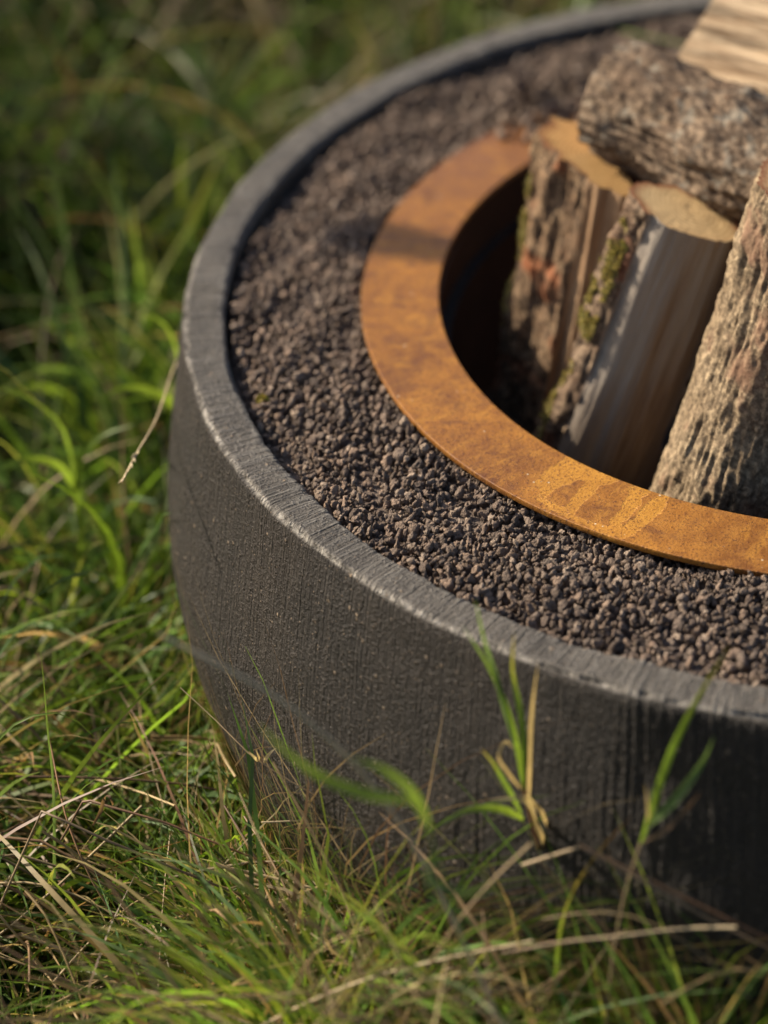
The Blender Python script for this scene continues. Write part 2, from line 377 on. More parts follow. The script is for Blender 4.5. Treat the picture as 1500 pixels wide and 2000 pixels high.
def lathe(name, prof, n, mat, cx=0, cy=0):
    th = np.linspace(0, 2 * math.pi, n, endpoint=False); prof = np.array(prof)
    v = np.stack([cx + prof[:, :1] * np.cos(th), cy + prof[:, :1] * np.sin(th), np.repeat(prof[:, 1:], n, 1)], -1).reshape(-1, 3)
    return mesh_np(name, v, grid_quads(len(prof), n, True), mat=mat)
obj('drum_wall', lathe('drum_wall', [(R_INN + 0.001, RING_TOP - RING_T - 0.0005)] + [(R_INN + 0.001, q) for q in np.linspace(RING_TOP - RING_T - 0.003, 0.153, 14)] + [(R_INN + 0.001, 0.15), (R_INN + 0.004, 0.15), (R_INN + 0.004, 0.155), (R_INN + 0.004, RING_TOP - RING_T - 0.003), (R_INN + 0.004, RING_TOP - RING_T - 0.0005)], 160, M_DRUM, *RC), ring)
ashm = lathe('ash_floor', [(R_INN + 0.0008, 0.1525), (0.25, 0.158), (0.12, 0.163), (0.001, 0.165)], 96, M_ASH, *RC)
tag(obj('ash_bed', ashm), 'dark ash bed on the floor of the fire pit under the logs', 'ash', kind='stuff')

# ---------------------------------------------------------------- lava gravel
def proj(P):
    d = np.atleast_2d(P) - CAM_POS
    f = np.array([math.sin(YAW), math.cos(YAW), 0]); r = np.array([math.cos(YAW), -math.sin(YAW), 0])
    z = d @ f
    return 1161.786 + 6300 * (d @ r) / z, -2740.235 - 6300 * d[:, 2] / z, z
def ico(sub):
    import bmesh
    bm = bmesh.new(); bmesh.ops.create_icosphere(bm, subdivisions=sub, radius=1.0)
    bm.verts.ensure_lookup_table()
    v = np.array([x.co[:] for x in bm.verts]); f = np.array([[q.index for q in p.verts] for p in bm.faces]); bm.free()
    return v, f
def stone_variants(sub, n, seed):
    v0, f0 = ico(sub); out = []
    for i in range(n):
        o = seed + i * 13.7
        d = 1 + 0.34 * vnoise(v0[:, 0] * 1.5 + o, v0[:, 1] * 1.5, v0[:, 2] * 1.5) + 0.34 * vnoise(v0[:, 0] * 3.1 + o, v0[:, 1] * 3.1 + 4, v0[:, 2] * 3.1)
        if sub > 2: d = d + 0.30 * vnoise(v0[:, 0] * 5.5 + o, v0[:, 1] * 5.5, v0[:, 2] * 5.5) - 0.22 * np.clip(vnoise(v0[:, 0] * 8.5 + o, v0[:, 1] * 8.5, v0[:, 2] * 8.5 + 7), 0, 1)
        v = v0 * d[:, None]
        # a few broken faces
        for q in range(5):
            nrm = rng.normal(size=3); nrm /= np.linalg.norm(nrm); lim = rng.uniform(0.5, 0.85)
            h = v @ nrm; v = v - np.clip(h - lim, 0, None)[:, None] * nrm * 0.85
        asp = [(1, 0.9, 0.8), (1.1, 0.85, 0.75), (1.3, 0.75, 0.65), (1.5, 0.7, 0.5), (1.0, 1.0, 0.6)][i % 5]
        out.append(v * np.array(asp))
    return out, f0
def rotmats(n):
    q = rng.normal(size=(n, 4)); q /= np.linalg.norm(q, axis=1)[:, None]; w, x, y, z = q.T
    return np.stack([np.stack([1 - 2 * (y * y + z * z), 2 * (x * y - z * w), 2 * (x * z + y * w)], -1), np.stack([2 * (x * y + z * w), 1 - 2 * (x * x + z * z), 2 * (y * z - x * w)], -1), np.stack([2 * (x * z - y * w), 2 * (y * z + x * w), 1 - 2 * (x * x + y * y)], -1)], 1), q
def settle():
    rnd = random.Random(11); cell = 0.0125; gridd = {}; pts = []
    base = 0.4285
    def rest(x, y, r, z0):
        z = z0 + r * 0.6; ci, cj = int(math.floor(x / cell)), int(math.floor(y / cell))
        for i in (ci - 1, ci, ci + 1):
            for j in (cj - 1, cj, cj + 1):
                for (px, py, pz, pr) in gridd.get((i, j), ()):
                    s_ = (pr + r) * 0.86; dx = px - x; dy = py - y; q = s_ * s_ - dx * dx - dy * dy
                    if q > 0:
                        c = pz + math.sqrt(q) * 0.8
                        if c > z: z = c
        return z
    A0, A1 = R(80), R(296)
    for k in range(36500):
        seen = k > 6600; a = rnd.random()
        if seen: r = 0.0011 + 0.0034 * a ** 3 + (0.0020 if rnd.random() < 0.05 else 0)
        else: r = 0.0030 + 0.0024 * a
        best = None
        for _ in range(4):
            az = rnd.uniform(A0, A1) if seen else rnd.uniform(A1, A0 + 2 * math.pi)
            heap = seen and az < R(146) and rnd.random() < 0.16
            lo = 0.36 if heap else 0.402
            rad = math.sqrt(rnd.uniform(lo ** 2, (0.5612 - r) ** 2))
            x, y = rad * math.cos(az), rad * math.sin(az)
            rad_ring = math.hypot(x - RC[0], y - RC[1]); aring = math.degrees(math.atan2(y - RC[1], x - RC[0]))
            if rad_ring < 0.362: continue
            on = rad_ring < R_OUT + r + 0.002
            # at the back the gravel has run over the edge of the ring
            over = on and seen and 84 < aring < 141.5 + 3 * math.sin(rad * 300)
            if on and rad_ring < R_OUT - 0.02 and not over: continue
            if _ == 0 and seen: r *= 0.82 + 0.42 * (0.5 + 0.5 * math.sin(x * 71 + 3 * math.sin(y * 47)) * math.sin(y * 63 + 2 * math.sin(x * 39)))
            z = rest(x, y, r, RING_TOP if over else base)
            swell = 0.0035 * math.sin(az * 9 + rad * 40) + 0.0025 * math.sin(az * 23 - rad * 90)
            lvl = z - swell
            if over:
                if z + r > RING_TOP + 0.012: continue
            else:
                if on and z + r > RING_TOP - RING_T - 0.001: continue
                if lvl + r > 0.4425 and not (80 < aring < 141 and rad_ring < R_OUT + 0.03): continue
            if best is None or lvl < best[0]: best = (lvl, x, y, z)
        if best is None: continue
        _, x, y, z = best
        gridd.setdefault((int(math.floor(x / cell)), int(math.floor(y / cell))), []).append((x, y, z, r)); pts.append((x, y, z, r))
    return np.array(pts)
stones = settle()
sx, sy, sdep = proj(stones[:, :3])
inframe = (sx > -20) & (sx < 1520) & (sy > -20) & (sy < 2000)
near = (np.abs(sdep - 2.48) < 0.15) & (stones[:, 3] > 0.0016)
# stones that nothing covers
order = np.argsort(-stones[:, 2]); exposed = np.ones(len(stones), bool)
gr = {}
for i, (x, y, z, r) in enumerate(stones): gr.setdefault((int(x // 0.02), int(y // 0.02)), []).append(i)
for i, (x, y, z, r) in enumerate(stones):
    ci, cj = int(x // 0.02), int(y // 0.02)
    for a in (-1, 0, 1):
        for b in (-1, 0, 1):
            for j in gr.get((ci + a, cj + b), ()):
                if stones[j, 2] > z + 0.3 * r and math.hypot(stones[j, 0] - x, stones[j, 1] - y + 0.004) < 0.8 * stones[j, 3] + 0.15 * r: exposed[i] = False
ringd = np.hypot(stones[:, 0] - RC[0], stones[:, 1] - RC[1])
cand = np.where(inframe & exposed & (ringd > R_OUT + 0.003) & (np.abs(sdep - 2.48) < 0.25))[0]
pick = cand[np.argsort(-(stones[cand, 3] / sdep[cand]))[:300]]
picked = np.zeros(len(stones), bool); picked[pick] = True
bed = empty('gravel_bed', (0, 0, 0.397))
tag(bed, 'brown lava gravel filling the bowl around the rusted steel ring', 'gravel')
hi_v, hi_f = stone_variants(3, 12, 3.0); me_v, me_f = stone_variants(3, 24, 50.0); lo_v, lo_f = stone_variants(2, 10, 90.0)
def join_stones(idx, var, faces):
    V = []; F = []; T = []; off = 0
    kinds = rng.integers(0, len(var), len(idx)); rm, _ = rotmats(len(idx))
    for kx in range(len(var)):
        m = kinds == kx
        if not m.any(): continue
        ii = idx[m]; vv = np.einsum('nij,vj->nvi', rm[m], var[kx]) * (stones[ii, 3] * 1.12)[:, None, None] + stones[ii, None, :3]
        n_, k_ = len(ii), len(var[kx])
        V.append(vv.reshape(-1, 3)); F.append((faces[None] + (np.arange(n_) * k_)[:, None, None] + off).reshape(-1, 3)); T.append(np.repeat(rng.random(n_), k_)); off += n_ * k_
    return np.concatenate(V), np.concatenate(F), np.concatenate(T)
lo1_v, lo1_f = stone_variants(1, 10, 20.0)
ia = np.where(~picked & exposed & inframe & near)[0]; ic = np.where(~picked & exposed & inframe & ~near)[0]; ib = np.where(~picked & ~(exposed & inframe))[0]
Va, Fa, Ta = join_stones(ia, me_v, me_f); Vb, Fb, Tb = join_stones(ib, lo1_v, lo1_f); Vc, Fc, Tc = join_stones(ic, lo_v, lo_f)
gm = mesh_np('gravel', np.concatenate([Va, Vb, Vc]) - np.array([0, 0, 0.397]), tris=np.concatenate([Fa, Fb + len(Va), Fc + len(Va) + len(Vb)]), mat=M_LAVA, attrs={'tone': np.concatenate([Ta, Tb, Tc])})
tag(obj('gravel', gm, bed), kind='stuff')
obj('gravel_base', lathe('gravel_base', [(0.5605, 0.4305 - 0.397), (0.44, 0.4305 - 0.397), (0.425, 0.4290 - 0.397), (0.38, 0.4290 - 0.397)], 128, M_LAVA1), bed)
single = [mesh_np('stone', vv, tris=hi_f, mat=M_LAVA1) for vv in hi_v]
_, qs = rotmats(len(pick))
for k_, i in enumerate(pick):
    o = obj('stone', single[k_ % len(single)], bed, (stones[i, 0], stones[i, 1], stones[i, 2] - 0.397))
    o.rotation_mode = 'QUATERNION'; o.rotation_quaternion = qs[k_]; o.scale = (stones[i, 3] * 1.12,) * 3
print('stones', len(stones), 'fine', len(ia), 'mid', len(ic), 'hidden', len(ib), 'top', np.percentile(stones[exposed, 2], [5, 50, 95]))

# ---------------------------------------------------------------- logs
def catmull_closed(pts): return pts
def build_log(name, label, p0, p1, section, mats, e1hint, ds=0.003, dl=0.004, bark_amp=0.003, bark_len=0.035, bark_w=0.007, flare=0.0, bend=(0, 0), seed=0.0, split_amp=0.0012, cut_tilt=(0, 0), plates=0.0):
    """section: closed list of (a, b, tag); tag names the surface from this point to the next ('bark' / 'split')"""
    p0 = np.array(p0, float); p1 = np.array(p1, float); L = np.linalg.norm(p1 - p0); az = (p1 - p0) / L
    e1 = np.array(e1hint, float); e1 -= az * (e1 @ az); e1 /= np.linalg.norm(e1); e2 = np.cross(az, e1)
    A = []; tags = []
    n = len(section)
    for i in range(n):
        a0 = np.array(section[i][:2]); a1 = np.array(section[(i + 1) % n][:2]); k = max(1, int(round(np.linalg.norm(a1 - a0) / ds)))
        for j in range(k): A.append(a0 + (a1 - a0) * j / k); tags.append(section[i][2])
    A = np.array(A); nc = len(A); tags = np.array(tags)
    isb = tags == 'bark'; vb = isb | np.roll(isb, 1)
    # soften bark outline only
    for _ in range(5):
        sm = 0.25 * np.roll(A, 1, 0) + 0.5 * A + 0.25 * np.roll(A, -1, 0); inner = isb & np.roll(isb, 1); A = np.where(inner[:, None], sm, A)
    tg = np.roll(A, -1, 0) - np.roll(A, 1, 0); nrm = np.stack([tg[:, 1], -tg[:, 0]], -1); nrm /= np.linalg.norm(nrm, axis=1)[:, None] + 1e-9
    area = 0.5 * np.sum(A[:, 0] * np.roll(A[:, 1], -1) - np.roll(A[:, 0], -1) * A[:, 1])
    if area < 0: nrm = -nrm
    arc = np.concatenate([[0], np.cumsum(np.linalg.norm(np.diff(A, axis=0), axis=1))])
    nr = int(L / dl) + 1; t = np.linspace(0, 1, nr)
    zt = t * L
    X = A[None, :, 0] + 0 * t[:, None]; Y = A[None, :, 1] + 0 * t[:, None]; Zl = zt[:, None] + 0 * X
    scl = 1 + flare * (1 - t) ** 2 + 0.04 * vnoise(t * 3 + seed, 0, 0); X = X * scl[:, None]; Y = Y * scl[:, None]
    ph = arc[None, :] + 0 * Zl
    cx, cy = X / bark_w, Y / bark_w; cz = Zl / bark_len
    rid = 1 - np.abs(fbm(cx + seed, cy, cz, 3)) * 1.6
    plate = np.clip(fbm(X / (bark_w * 2.6) + seed, Y / (bark_w * 2.6), Zl / (bark_len * 0.7), 3) * 2.2, -1, 1)
    db = bark_amp * (0.7 * rid + plates * plate + 0.35 * fbm(X / 0.004 + seed, Y / 0.004, Zl / 0.006, 2)) + 0.004 * fbm(X * 18 + seed, Y * 18, Zl * 14, 2)
    dsplit = split_amp * (fbm(X / 0.004 + seed, Y / 0.004, Zl / 0.12, 3) + 1.6 * fbm(X / 0.02 + seed, Y / 0.02, Zl / 0.16, 2))
    d = np.where(vb[None], db, dsplit)
    X = X + d * nrm[None, :, 0]; Y = Y + d * nrm[None, :, 1]
    bx = bend[0] * np.sin(t * math.pi); by = bend[1] * np.sin(t * math.pi)
    X = X + bx[:, None]; Y = Y + by[:, None]
    # saw cut slightly out of square
    Zl = Zl + (t[:, None] ** 3) * (cut_tilt[0] * X + cut_tilt[1] * Y)
    V = np.stack([X, Y, Zl], -1)
    root = empty(name, p0)
    from mathutils import Matrix
    m = Matrix(((e1[0], e2[0], az[0]), (e1[1], e2[1], az[1]), (e1[2], e2[2], az[2])))
    root.rotation_euler = m.to_euler()
    tag(root, label, 'firewood log', 'firewood logs stacked in the pit')
    Q = grid_quads(nr, nc, True).reshape(nr - 1, nc, 4)
    vv = V.reshape(-1, 3)
    for tname, mk in (('bark', 'bark'), ('split', 'split_face')):
        cols = np.where(tags == tname)[0]
        if not len(cols): continue
        q = Q[:, cols].reshape(-1, 4); u, inv = np.unique(q, return_inverse=True)
        obj(mk, mesh_np(mk, vv[u], inv.reshape(-1, 4), mat=mats[tname]), root)
    for row, flip in ((nr - 1, False), (0, True)):
        ringv = V[row]; c = ringv.mean(0); ks = 9; rows = []
        for s_ in np.linspace(1, 0.02, ks): rows.append(c + (ringv - c) * s_)
        rows = np.array(rows)
        nz = 0.0003 * fbm(rows[..., 0] / 0.01, rows[..., 1] / 0.01, seed, 2); nz[0] = 0; rows[..., 2] += nz
        rimv = np.repeat(np.array([1.0, 0.55] + [0.0] * (ks - 2))[:, None], nc, 1) * np.where(vb, 1.0, 0.15)[None]
        q = grid_quads(ks, nc, True)
        obj('cut_end', mesh_np('cut_end', rows.reshape(-1, 3), q if not flip else q[:, ::-1], mat=mats['cut'], attrs={'rim': rimv.ravel()}), root)
    return root, V, e1, e2, az
def circ(r, n=40, wob=0.06, seed=0.0, sq=1.0):
    out = []
    for i in range(n):
        a = 2 * math.pi * i / n; q = r * (1 + wob * float(vnoise(math.cos(a) * 1.3 + seed, math.sin(a) * 1.3, seed)))
        out.append((q * math.cos(a), q * math.sin(a) * sq, 'bark'))
    return out
BARK_F = mat_bark('grey_tan_bark', (0.34, 0.262, 0.165), (0.205, 0.15, 0.092), (0.085, 0.062, 0.04), (0.19, 0.10, 0.065), 0.55, 1.0)
BARK_B = mat_bark('grey_flaky_bark', (0.25, 0.185, 0.125), (0.12, 0.082, 0.054), (0.045, 0.03, 0.021), (0.15, 0.075, 0.035), 0.45, 0.8, 0.35)
BARK_L = mat_bark('brown_mossy_bark', (0.33, 0.225, 0.13), (0.15, 0.088, 0.05), (0.05, 0.035, 0.025), (0.25, 0.085, 0.035), 0.85, 0.9)
BARK_M = mat_bark('red_brown_bark', (0.26, 0.19, 0.125), (0.15, 0.095, 0.06), (0.05, 0.033, 0.024), (0.19, 0.07, 0.035), 0.6, 1.2)
SPLIT_M = mat_split('weathered_split_wood', (0.135, 0.085, 0.052), (0.235, 0.17, 0.115), (0.275, 0.243, 0.205), 1.0)
SPLIT_T = mat_split('fresh_split_wood', (0.28, 0.175, 0.09), (0.60, 0.46, 0.295))
SPLIT_L = mat_split('brown_split_wood', (0.24, 0.14, 0.075), (0.42, 0.28, 0.16))
CUT_A = mat_cut('sawn_end_grain', (0.72, 0.53, 0.28), (0.56, 0.37, 0.165), (0.27, 0.10, 0.045))
CUT_B = mat_cut('brown_end_grain', (0.40, 0.25, 0.10), (0.30, 0.17, 0.06), (0.17, 0.075, 0.03))
LOG_F = build_log('firewood_log', 'upright grey-tan bark log leaning in front, widest at its foot', (-0.2051, -0.223, 0.162), (-0.0376, -0.2265, 0.6279), circ(0.057, 44, 0.10, 2.3), dict(bark=BARK_F, split=SPLIT_M, cut=CUT_A), (0.996, 0.086, 0), ds=0.0016, dl=0.0021, bark_amp=0.0030, bark_len=0.036, bark_w=0.0046, flare=0.36, bend=(0.011, 0), seed=1.0, plates=0.35)
LOG_M = build_log('firewood_log', 'half log with weathered grey split face and moss on its narrow bark edge', (-0.3053, -0.081, 0.165), (-0.151, -0.1258, 0.5663), [(-0.040, -0.025, 'split'), (-0.028, -0.034, 'split'), (0.004, -0.037, 'split'), (0.030, -0.031, 'split'), (0.046, -0.010, 'bark'), (0.044, 0.008, 'bark'), (0.022, 0.022, 'bark'), (-0.02, 0.024, 'bark'), (-0.048, 0.012, 'bark'), (-0.058, -0.002, 'bark'), (-0.050, -0.018, 'bark')], dict(bark=BARK_M, split=SPLIT_M, cut=CUT_A), (0.996, 0.086, 0), ds=0.0022, dl=0.0028, bark_amp=0.003, bark_len=0.018, bark_w=0.006, seed=4.0, plates=0.5, bend=(0.004, 0))
LOG_L = build_log('firewood_log', 'wide brown split log with shaggy bark standing against the rusted ring', (-0.3172, 0.012, 0.165), (-0.2453, -0.0235, 0.559), [(-0.064, -0.004, 'bark'), (-0.050, -0.024, 'bark'), (-0.01, -0.030, 'bark'), (0.03, -0.026, 'split'), (0.062, -0.010, 'split'), (0.064, 0.006, 'split'), (0.02, 0.02, 'split'), (-0.046, 0.016, 'split')], dict(bark=BARK_L, split=SPLIT_L, cut=CUT_B), (0.66, -0.75, 0), ds=0.0026, dl=0.0034, bark_amp=0.0055, bark_len=0.09, bark_w=0.008, seed=7.0, plates=0.8, split_amp=0.003)
LOG_B = build_log('firewood_log', 'round log with cracked grey bark lying across the upright logs', (-0.2322, -0.0023, 0.5941), (-0.0572, -0.1178, 0.5819), circ(0.046, 40, 0.22, 5.1), dict(bark=BARK_B, split=SPLIT_M, cut=CUT_B), (0, 0, 1), ds=0.0024, dl=0.003, bark_amp=0.0052, bark_len=0.085, bark_w=0.0085, seed=11.0, plates=0.8)
LOG_B = build_log('firewood_log', 'topmost split log with fresh pale cream wood face', (0.0518, -0.0281, 0.6166), (-0.1631, 0.0739, 0.6175), [(-0.036, -0.046, 'split'), (0.058, 0.016, 'bark'), (0.03, 0.052, 'bark'), (-0.02, 0.046, 'bark'), (-0.048, 0.0, 'bark'), (-0.048, -0.034, 'bark')], dict(bark=BARK_L, split=SPLIT_T, cut=CUT_A), (0, 0, 1), ds=0.0026, dl=0.0034, bark_amp=0.003, bark_len=0.03, bark_w=0.008, seed=15.0, split_amp=0.0035, cut_tilt=(-0.5, 0))
build_log('firewood_log', 'bark log leaning at the right side of the pit beyond the pale split log', (0.205, -0.115, 0.165), (0.075, -0.045, 0.575), circ(0.050, 40, 0.12, 8.1), dict(bark=BARK_B, split=SPLIT_M, cut=CUT_A), (0.996, 0.086, 0), ds=0.004, dl=0.006, bark_amp=0.0035, bark_len=0.05, bark_w=0.008, seed=21.0, plates=0.6)
build_log('firewood_log', 'bark log leaning in from the back of the pit under the pale split log', (0.035, 0.250, 0.165), (-0.050, 0.085, 0.565), circ(0.048, 40, 0.12, 9.4), dict(bark=BARK_M, split=SPLIT_M, cut=CUT_A), (0.996, 0.086, 0), ds=0.004, dl=0.006, bark_amp=0.0035, bark_len=0.05, bark_w=0.008, seed=27.0, plates=0.6)

M_MOSS = mat_leaf('moss', 0.3, 0.8, 0.1)
def moss(lg, ca, cb, rad_, t0, t1, n_, seed):
    """tufts of moss on the bark near the section point (ca, cb)"""
    root, V, e1, e2, az = lg; nr, nc, _ = V.shape
    near_ = np.where(np.hypot(V[nr // 2, :, 0] - ca, V[nr // 2, :, 1] - cb) < rad_)[0]
    r_ = np.clip((rng.uniform(t0, t1, n_ * 4) * (nr - 1)).astype(int), 1, nr - 2); c_ = rng.choice(near_, n_ * 4)
    P = V[r_, c_]; k_ = fbm(P[:, 0] * 60 + seed, P[:, 1] * 60, P[:, 2] * 45, 2) > 0.05; P = P[k_][:n_]; m_ = len(P)
    out = P - V[r_, :, :].mean(1)[k_][:n_]; out[:, 2] = 0; out /= np.linalg.norm(out, axis=1)[:, None]
    d_ = out + rng.normal(size=(m_, 3)) * 0.6; d_ /= np.linalg.norm(d_, axis=1)[:, None]
    s_ = np.cross(d_, rng.normal(size=(m_, 3))); s_ /= np.linalg.norm(s_, axis=1)[:, None]
    L_ = rng.uniform(0.002, 0.0065, m_)[:, None]; w_ = rng.uniform(0.0004, 0.0009, m_)[:, None]
    P = P - out * 0.0006
    Vv = np.stack([P - s_ * w_, P + s_ * w_, P + d_ * L_ * 0.6 + s_ * w_, P + d_ * L_ + rng.normal(size=(m_, 3)) * 0.0006, P + d_ * L_ * 0.6 - s_ * w_], 1)
    b_ = np.arange(m_)[:, None] * 5; Q_ = np.concatenate([b_ + 0, b_ + 1, b_ + 2, b_ + 4], 1); T_ = np.concatenate([b_ + 4, b_ + 2, b_ + 3], 1)
    pal = np.array([(0.35, 0.29, 0.10), (0.27, 0.235, 0.08), (0.42, 0.34, 0.14), (0.19, 0.19, 0.07)])
    c = np.repeat(pal[rng.integers(0, 4, m_)] * rng.uniform(0.7, 1.25, (m_, 1)), 5, 0)
    bark_ = [ch for ch in root.children if ch.name.startswith('bark')][0]
    tag(obj('moss', mesh_np('moss', Vv.reshape(-1, 3), Q_, T_, mat=M_MOSS, col=c), bark_), 'yellow-green moss on the bark edge', kind='stuff')
moss(LOG_M, -0.053, -0.010, 0.016, 0.70, 0.985, 2200, 1.0); moss(LOG_M, -0.056, -0.004, 0.012, 0.4, 0.74, 900, 4.0)
moss(LOG_L, -0.056, -0.018, 0.014, 0.55, 0.9, 1500, 9.0)

# ---------------------------------------------------------------- grass
GREENS = np.array([(0.095, 0.165, 0.022), (0.120, 0.205, 0.030), (0.066, 0.122, 0.030), (0.145, 0.230, 0.028), (0.076, 0.140, 0.045), (0.180, 0.220, 0.045)])
STRAWS = np.array([(0.30, 0.215, 0.10), (0.22, 0.145, 0.07), (0.38, 0.29, 0.15), (0.17, 0.105, 0.055), (0.26, 0.20, 0.11)])
def ribbons(root, h, w, dirang, phi0, phi1, seg, col, tip=None, twist=None, wob=0.0):
    N = len(h); up = np.array([0, 0, 1.0])
    D = np.stack([np.cos(dirang), np.sin(dirang), 0 * dirang], -1); Sd = np.stack([-np.sin(dirang), np.cos(dirang), 0 * dirang], -1)
    t = np.linspace(0, 1, seg + 1); pos = root.copy(); C = [pos.copy()]; Tn = []
    wa = rng.normal(size=N) * wob
    for k in range(seg):
        tm = (k + 0.5) / seg; ph = phi0 + phi1 * tm ** 1.4
        dirv = np.sin(ph)[:, None] * D + np.cos(ph)[:, None] * up + (wa * math.sin(tm * 5))[:, None] * Sd
        pos = pos + dirv * (h / seg)[:, None]; pos[:, 2] = np.maximum(pos[:, 2], GZ - 0.005 + 0.004 * rng.random(N)); C.append(pos.copy())
    C = np.stack(C, 1)
    T = np.gradient(C, axis=1); T /= np.linalg.norm(T, axis=2)[..., None] + 1e-9
    tw = (rng.uniform(-0.9, 0.9, N) if twist is None else twist)[:, None] * (0.4 + t[None] * 1.6)
    B = np.cross(T, Sd[:, None]); side = np.cos(tw)[..., None] * Sd[:, None] + np.sin(tw)[..., None] * B
    prof = np.clip(np.minimum(0.55 + t * 2.0, 1.0) * (1 - t ** 2.2), 0.04, 1)
    wd = 0.5 * w[:, None] * prof[None]
    Lf = C - side * wd[..., None]; Rt = C + side * wd[..., None]
    V = np.stack([Lf, Rt], 2).reshape(N, -1, 3)
    k = np.arange(seg); q = np.stack([2 * k, 2 * k + 1, 2 * k + 3, 2 * k + 2], -1)
    Q = (q[None] + (np.arange(N) * 2 * (seg + 1))[:, None, None]).reshape(-1, 4)
    cc = np.repeat(col[:, None], seg + 1, 1)
    if tip is not None:
        f = np.clip((t - 0.55) / 0.45, 0, 1)[None, :, None] ** 1.2 * tip[1][:, None, None]; cc = cc * (1 - f) + tip[0][:, None] * f
    cc = np.repeat(cc, 2, 1)
    return V.reshape(-1, 3), Q, cc.reshape(-1, 3)
def pick_cols(pal, n, jit=0.22):
    c = pal[rng.integers(0, len(pal), n)] * (1 + rng.normal(size=(n, 1)) * jit)
    c = c * (1 + rng.normal(size=(n, 3)) * 0.06)
    return np.clip(c, 0.01, 0.8)
def scatter(n, x0, x1, y0, y1, rmin=0.535):
    x = rng.uniform(x0, x1, n); y = rng.uniform(y0, y1, n); k = np.hypot(x, y) > rmin
    return np.stack([x[k], y[k], 0 * x[k] + GZ - 0.01], -1)
def clump_keep(p, sc, thr):
    return fbm(p[:, 0] * sc + 31, p[:, 1] * sc, 3, 3) > thr - 0.5 * rng.random(len(p))
parts = []
OLIVE = np.array([(0.068, 0.112, 0.020), (0.084, 0.132, 0.025), (0.052, 0.088, 0.023), (0.105, 0.160, 0.025), (0.085, 0.105, 0.030), (0.12, 0.125, 0.040)])
def add_zone(p, hlo, hhi, wlo, whi, l0, l1, greenness, seg, spread=1.0, main=None, drypal=STRAWS, p0=(0.02, 0.5), pal=None):
    n = len(p); cl = np.floor(p[:, 0] / 0.06) * 7.13 + np.floor(p[:, 1] / 0.06) * 3.7
    base = (np.sin(cl * 12.9898) * 43758.5453) % 1.0
    ang = base * 2 * math.pi * spread + rng.normal(size=n) * 0.8
    if main is not None: ang = main + rng.normal(size=n) * 0.7
    h = rng.uniform(hlo, hhi, n) * (0.75 + 0.5 * ((base * 7.7) % 1.0))
    w = rng.uniform(wlo, whi, n)
    g = rng.random(n) < greenness
    col = np.where(g[:, None], pick_cols(GREENS if pal is None else pal, n), pick_cols(drypal, n))
    tipc = pick_cols(STRAWS, n); amt = (rng.random(n) < 0.25) * rng.random(n)
    parts.append(ribbons(p, h, w, ang, rng.uniform(p0[0], p0[1], n), rng.uniform(l0, l1, n), seg, col, (tipc, amt), None, 0.12))
GREENS_LIT = GREENS * np.array([1.28, 1.26, 1.15]); STRAWS_LIT = STRAWS * 1.2  # foreground grass colours brightened in place of light lost to self-shading
# foreground, in focus: fine short blades under longer arching ones
p = scatter(4600, -1.1, -0.28, -0.45, 0.02); add_zone(p, 0.05, 0.14, 0.0026, 0.0052, 0.3, 1.6, 0.95, 6, pal=GREENS_LIT, drypal=STRAWS_LIT)
p = scatter(2000, -1.1, -0.28, -0.72, -0.43); add_zone(p, 0.03, 0.07, 0.0026, 0.005, 0.3, 1.6, 0.95, 6, pal=GREENS_LIT, drypal=STRAWS_LIT)
# long blades laid over towards the bowl and the camera
p = scatter(2300, -1.2, -0.36, -0.44, 0.0); p = p[(p[:, 1] > -0.31) | (p[:, 0] > -0.48)]; add_zone(p, 0.16, 0.32, 0.0035, 0.0068, 0.4, 1.3, 0.85, 10, main=-0.35, p0=(0.35, 1.0), pal=GREENS_LIT, drypal=STRAWS_LIT)
p = scatter(1700, -1.1, -0.34, -0.50, -0.10); p = p[(p[:, 1] > -0.35) | (p[:, 0] > -0.48)]; add_zone(p, 0.14, 0.26, 0.0035, 0.0068, 0.5, 1.6, 0.88, 10, p0=(0.3, 0.9), pal=GREENS_LIT, drypal=STRAWS_LIT)
p = scatter(700, -1.1, -0.36, -0.30, 0.05); add_zone(p, 0.14, 0.27, 0.0035, 0.0066, 0.7, 1.9, 0.9, 9, pal=GREENS_LIT, drypal=STRAWS_LIT)
# dead leaves lodged towards the wall
p = scatter(420, -1.15, -0.50, -0.40, -0.05); add_zone(p, 0.16, 0.36, 0.0025, 0.0048, 0.5, 1.0, 0.04, 9, main=-0.3, p0=(0.5, 1.1), pal=GREENS_LIT, drypal=STRAWS_LIT)
p = scatter(300, -0.66, -0.36, -0.60, -0.30); add_zone(p, 0.12, 0.24, 0.003, 0.006, 0.5, 1.2, 0.25, 9, main=-0.5, p0=(0.5, 1.1), pal=GREENS_LIT, drypal=STRAWS_LIT)
# left of the bowl, lush
p = scatter(5000, -1.4, -0.5, -0.05, 0.85, 0.56); add_zone(p, 0.07, 0.16, 0.003, 0.006, 0.4, 1.7, 0.97, 6)
p = scatter(6200, -1.4, -0.5, -0.02, 0.95, 0.60); p = p[clump_keep(p, 4.5, 0.36)]; add_zone(p, 0.20, 0.40, 0.005, 0.0105, 0.5, 1.9, 0.90, 8)
# behind, tall and mixed
p = scatter(7500, -1.8, 0.35, 0.55, 2.5, 0.74); p = p[clump_keep(p, 3.2, 0.25)]; add_zone(p, 0.30, 0.60, 0.006, 0.012, 0.5, 2.0, 0.88, 8, pal=OLIVE, drypal=STRAWS * 0.6)
p = scatter(6500, -1.8, 0.35, 0.6, 2.5, 0.72); add_zone(p, 0.08, 0.22, 0.003, 0.006, 0.4, 1.6, 0.90, 5, pal=OLIVE, drypal=STRAWS * 0.6)
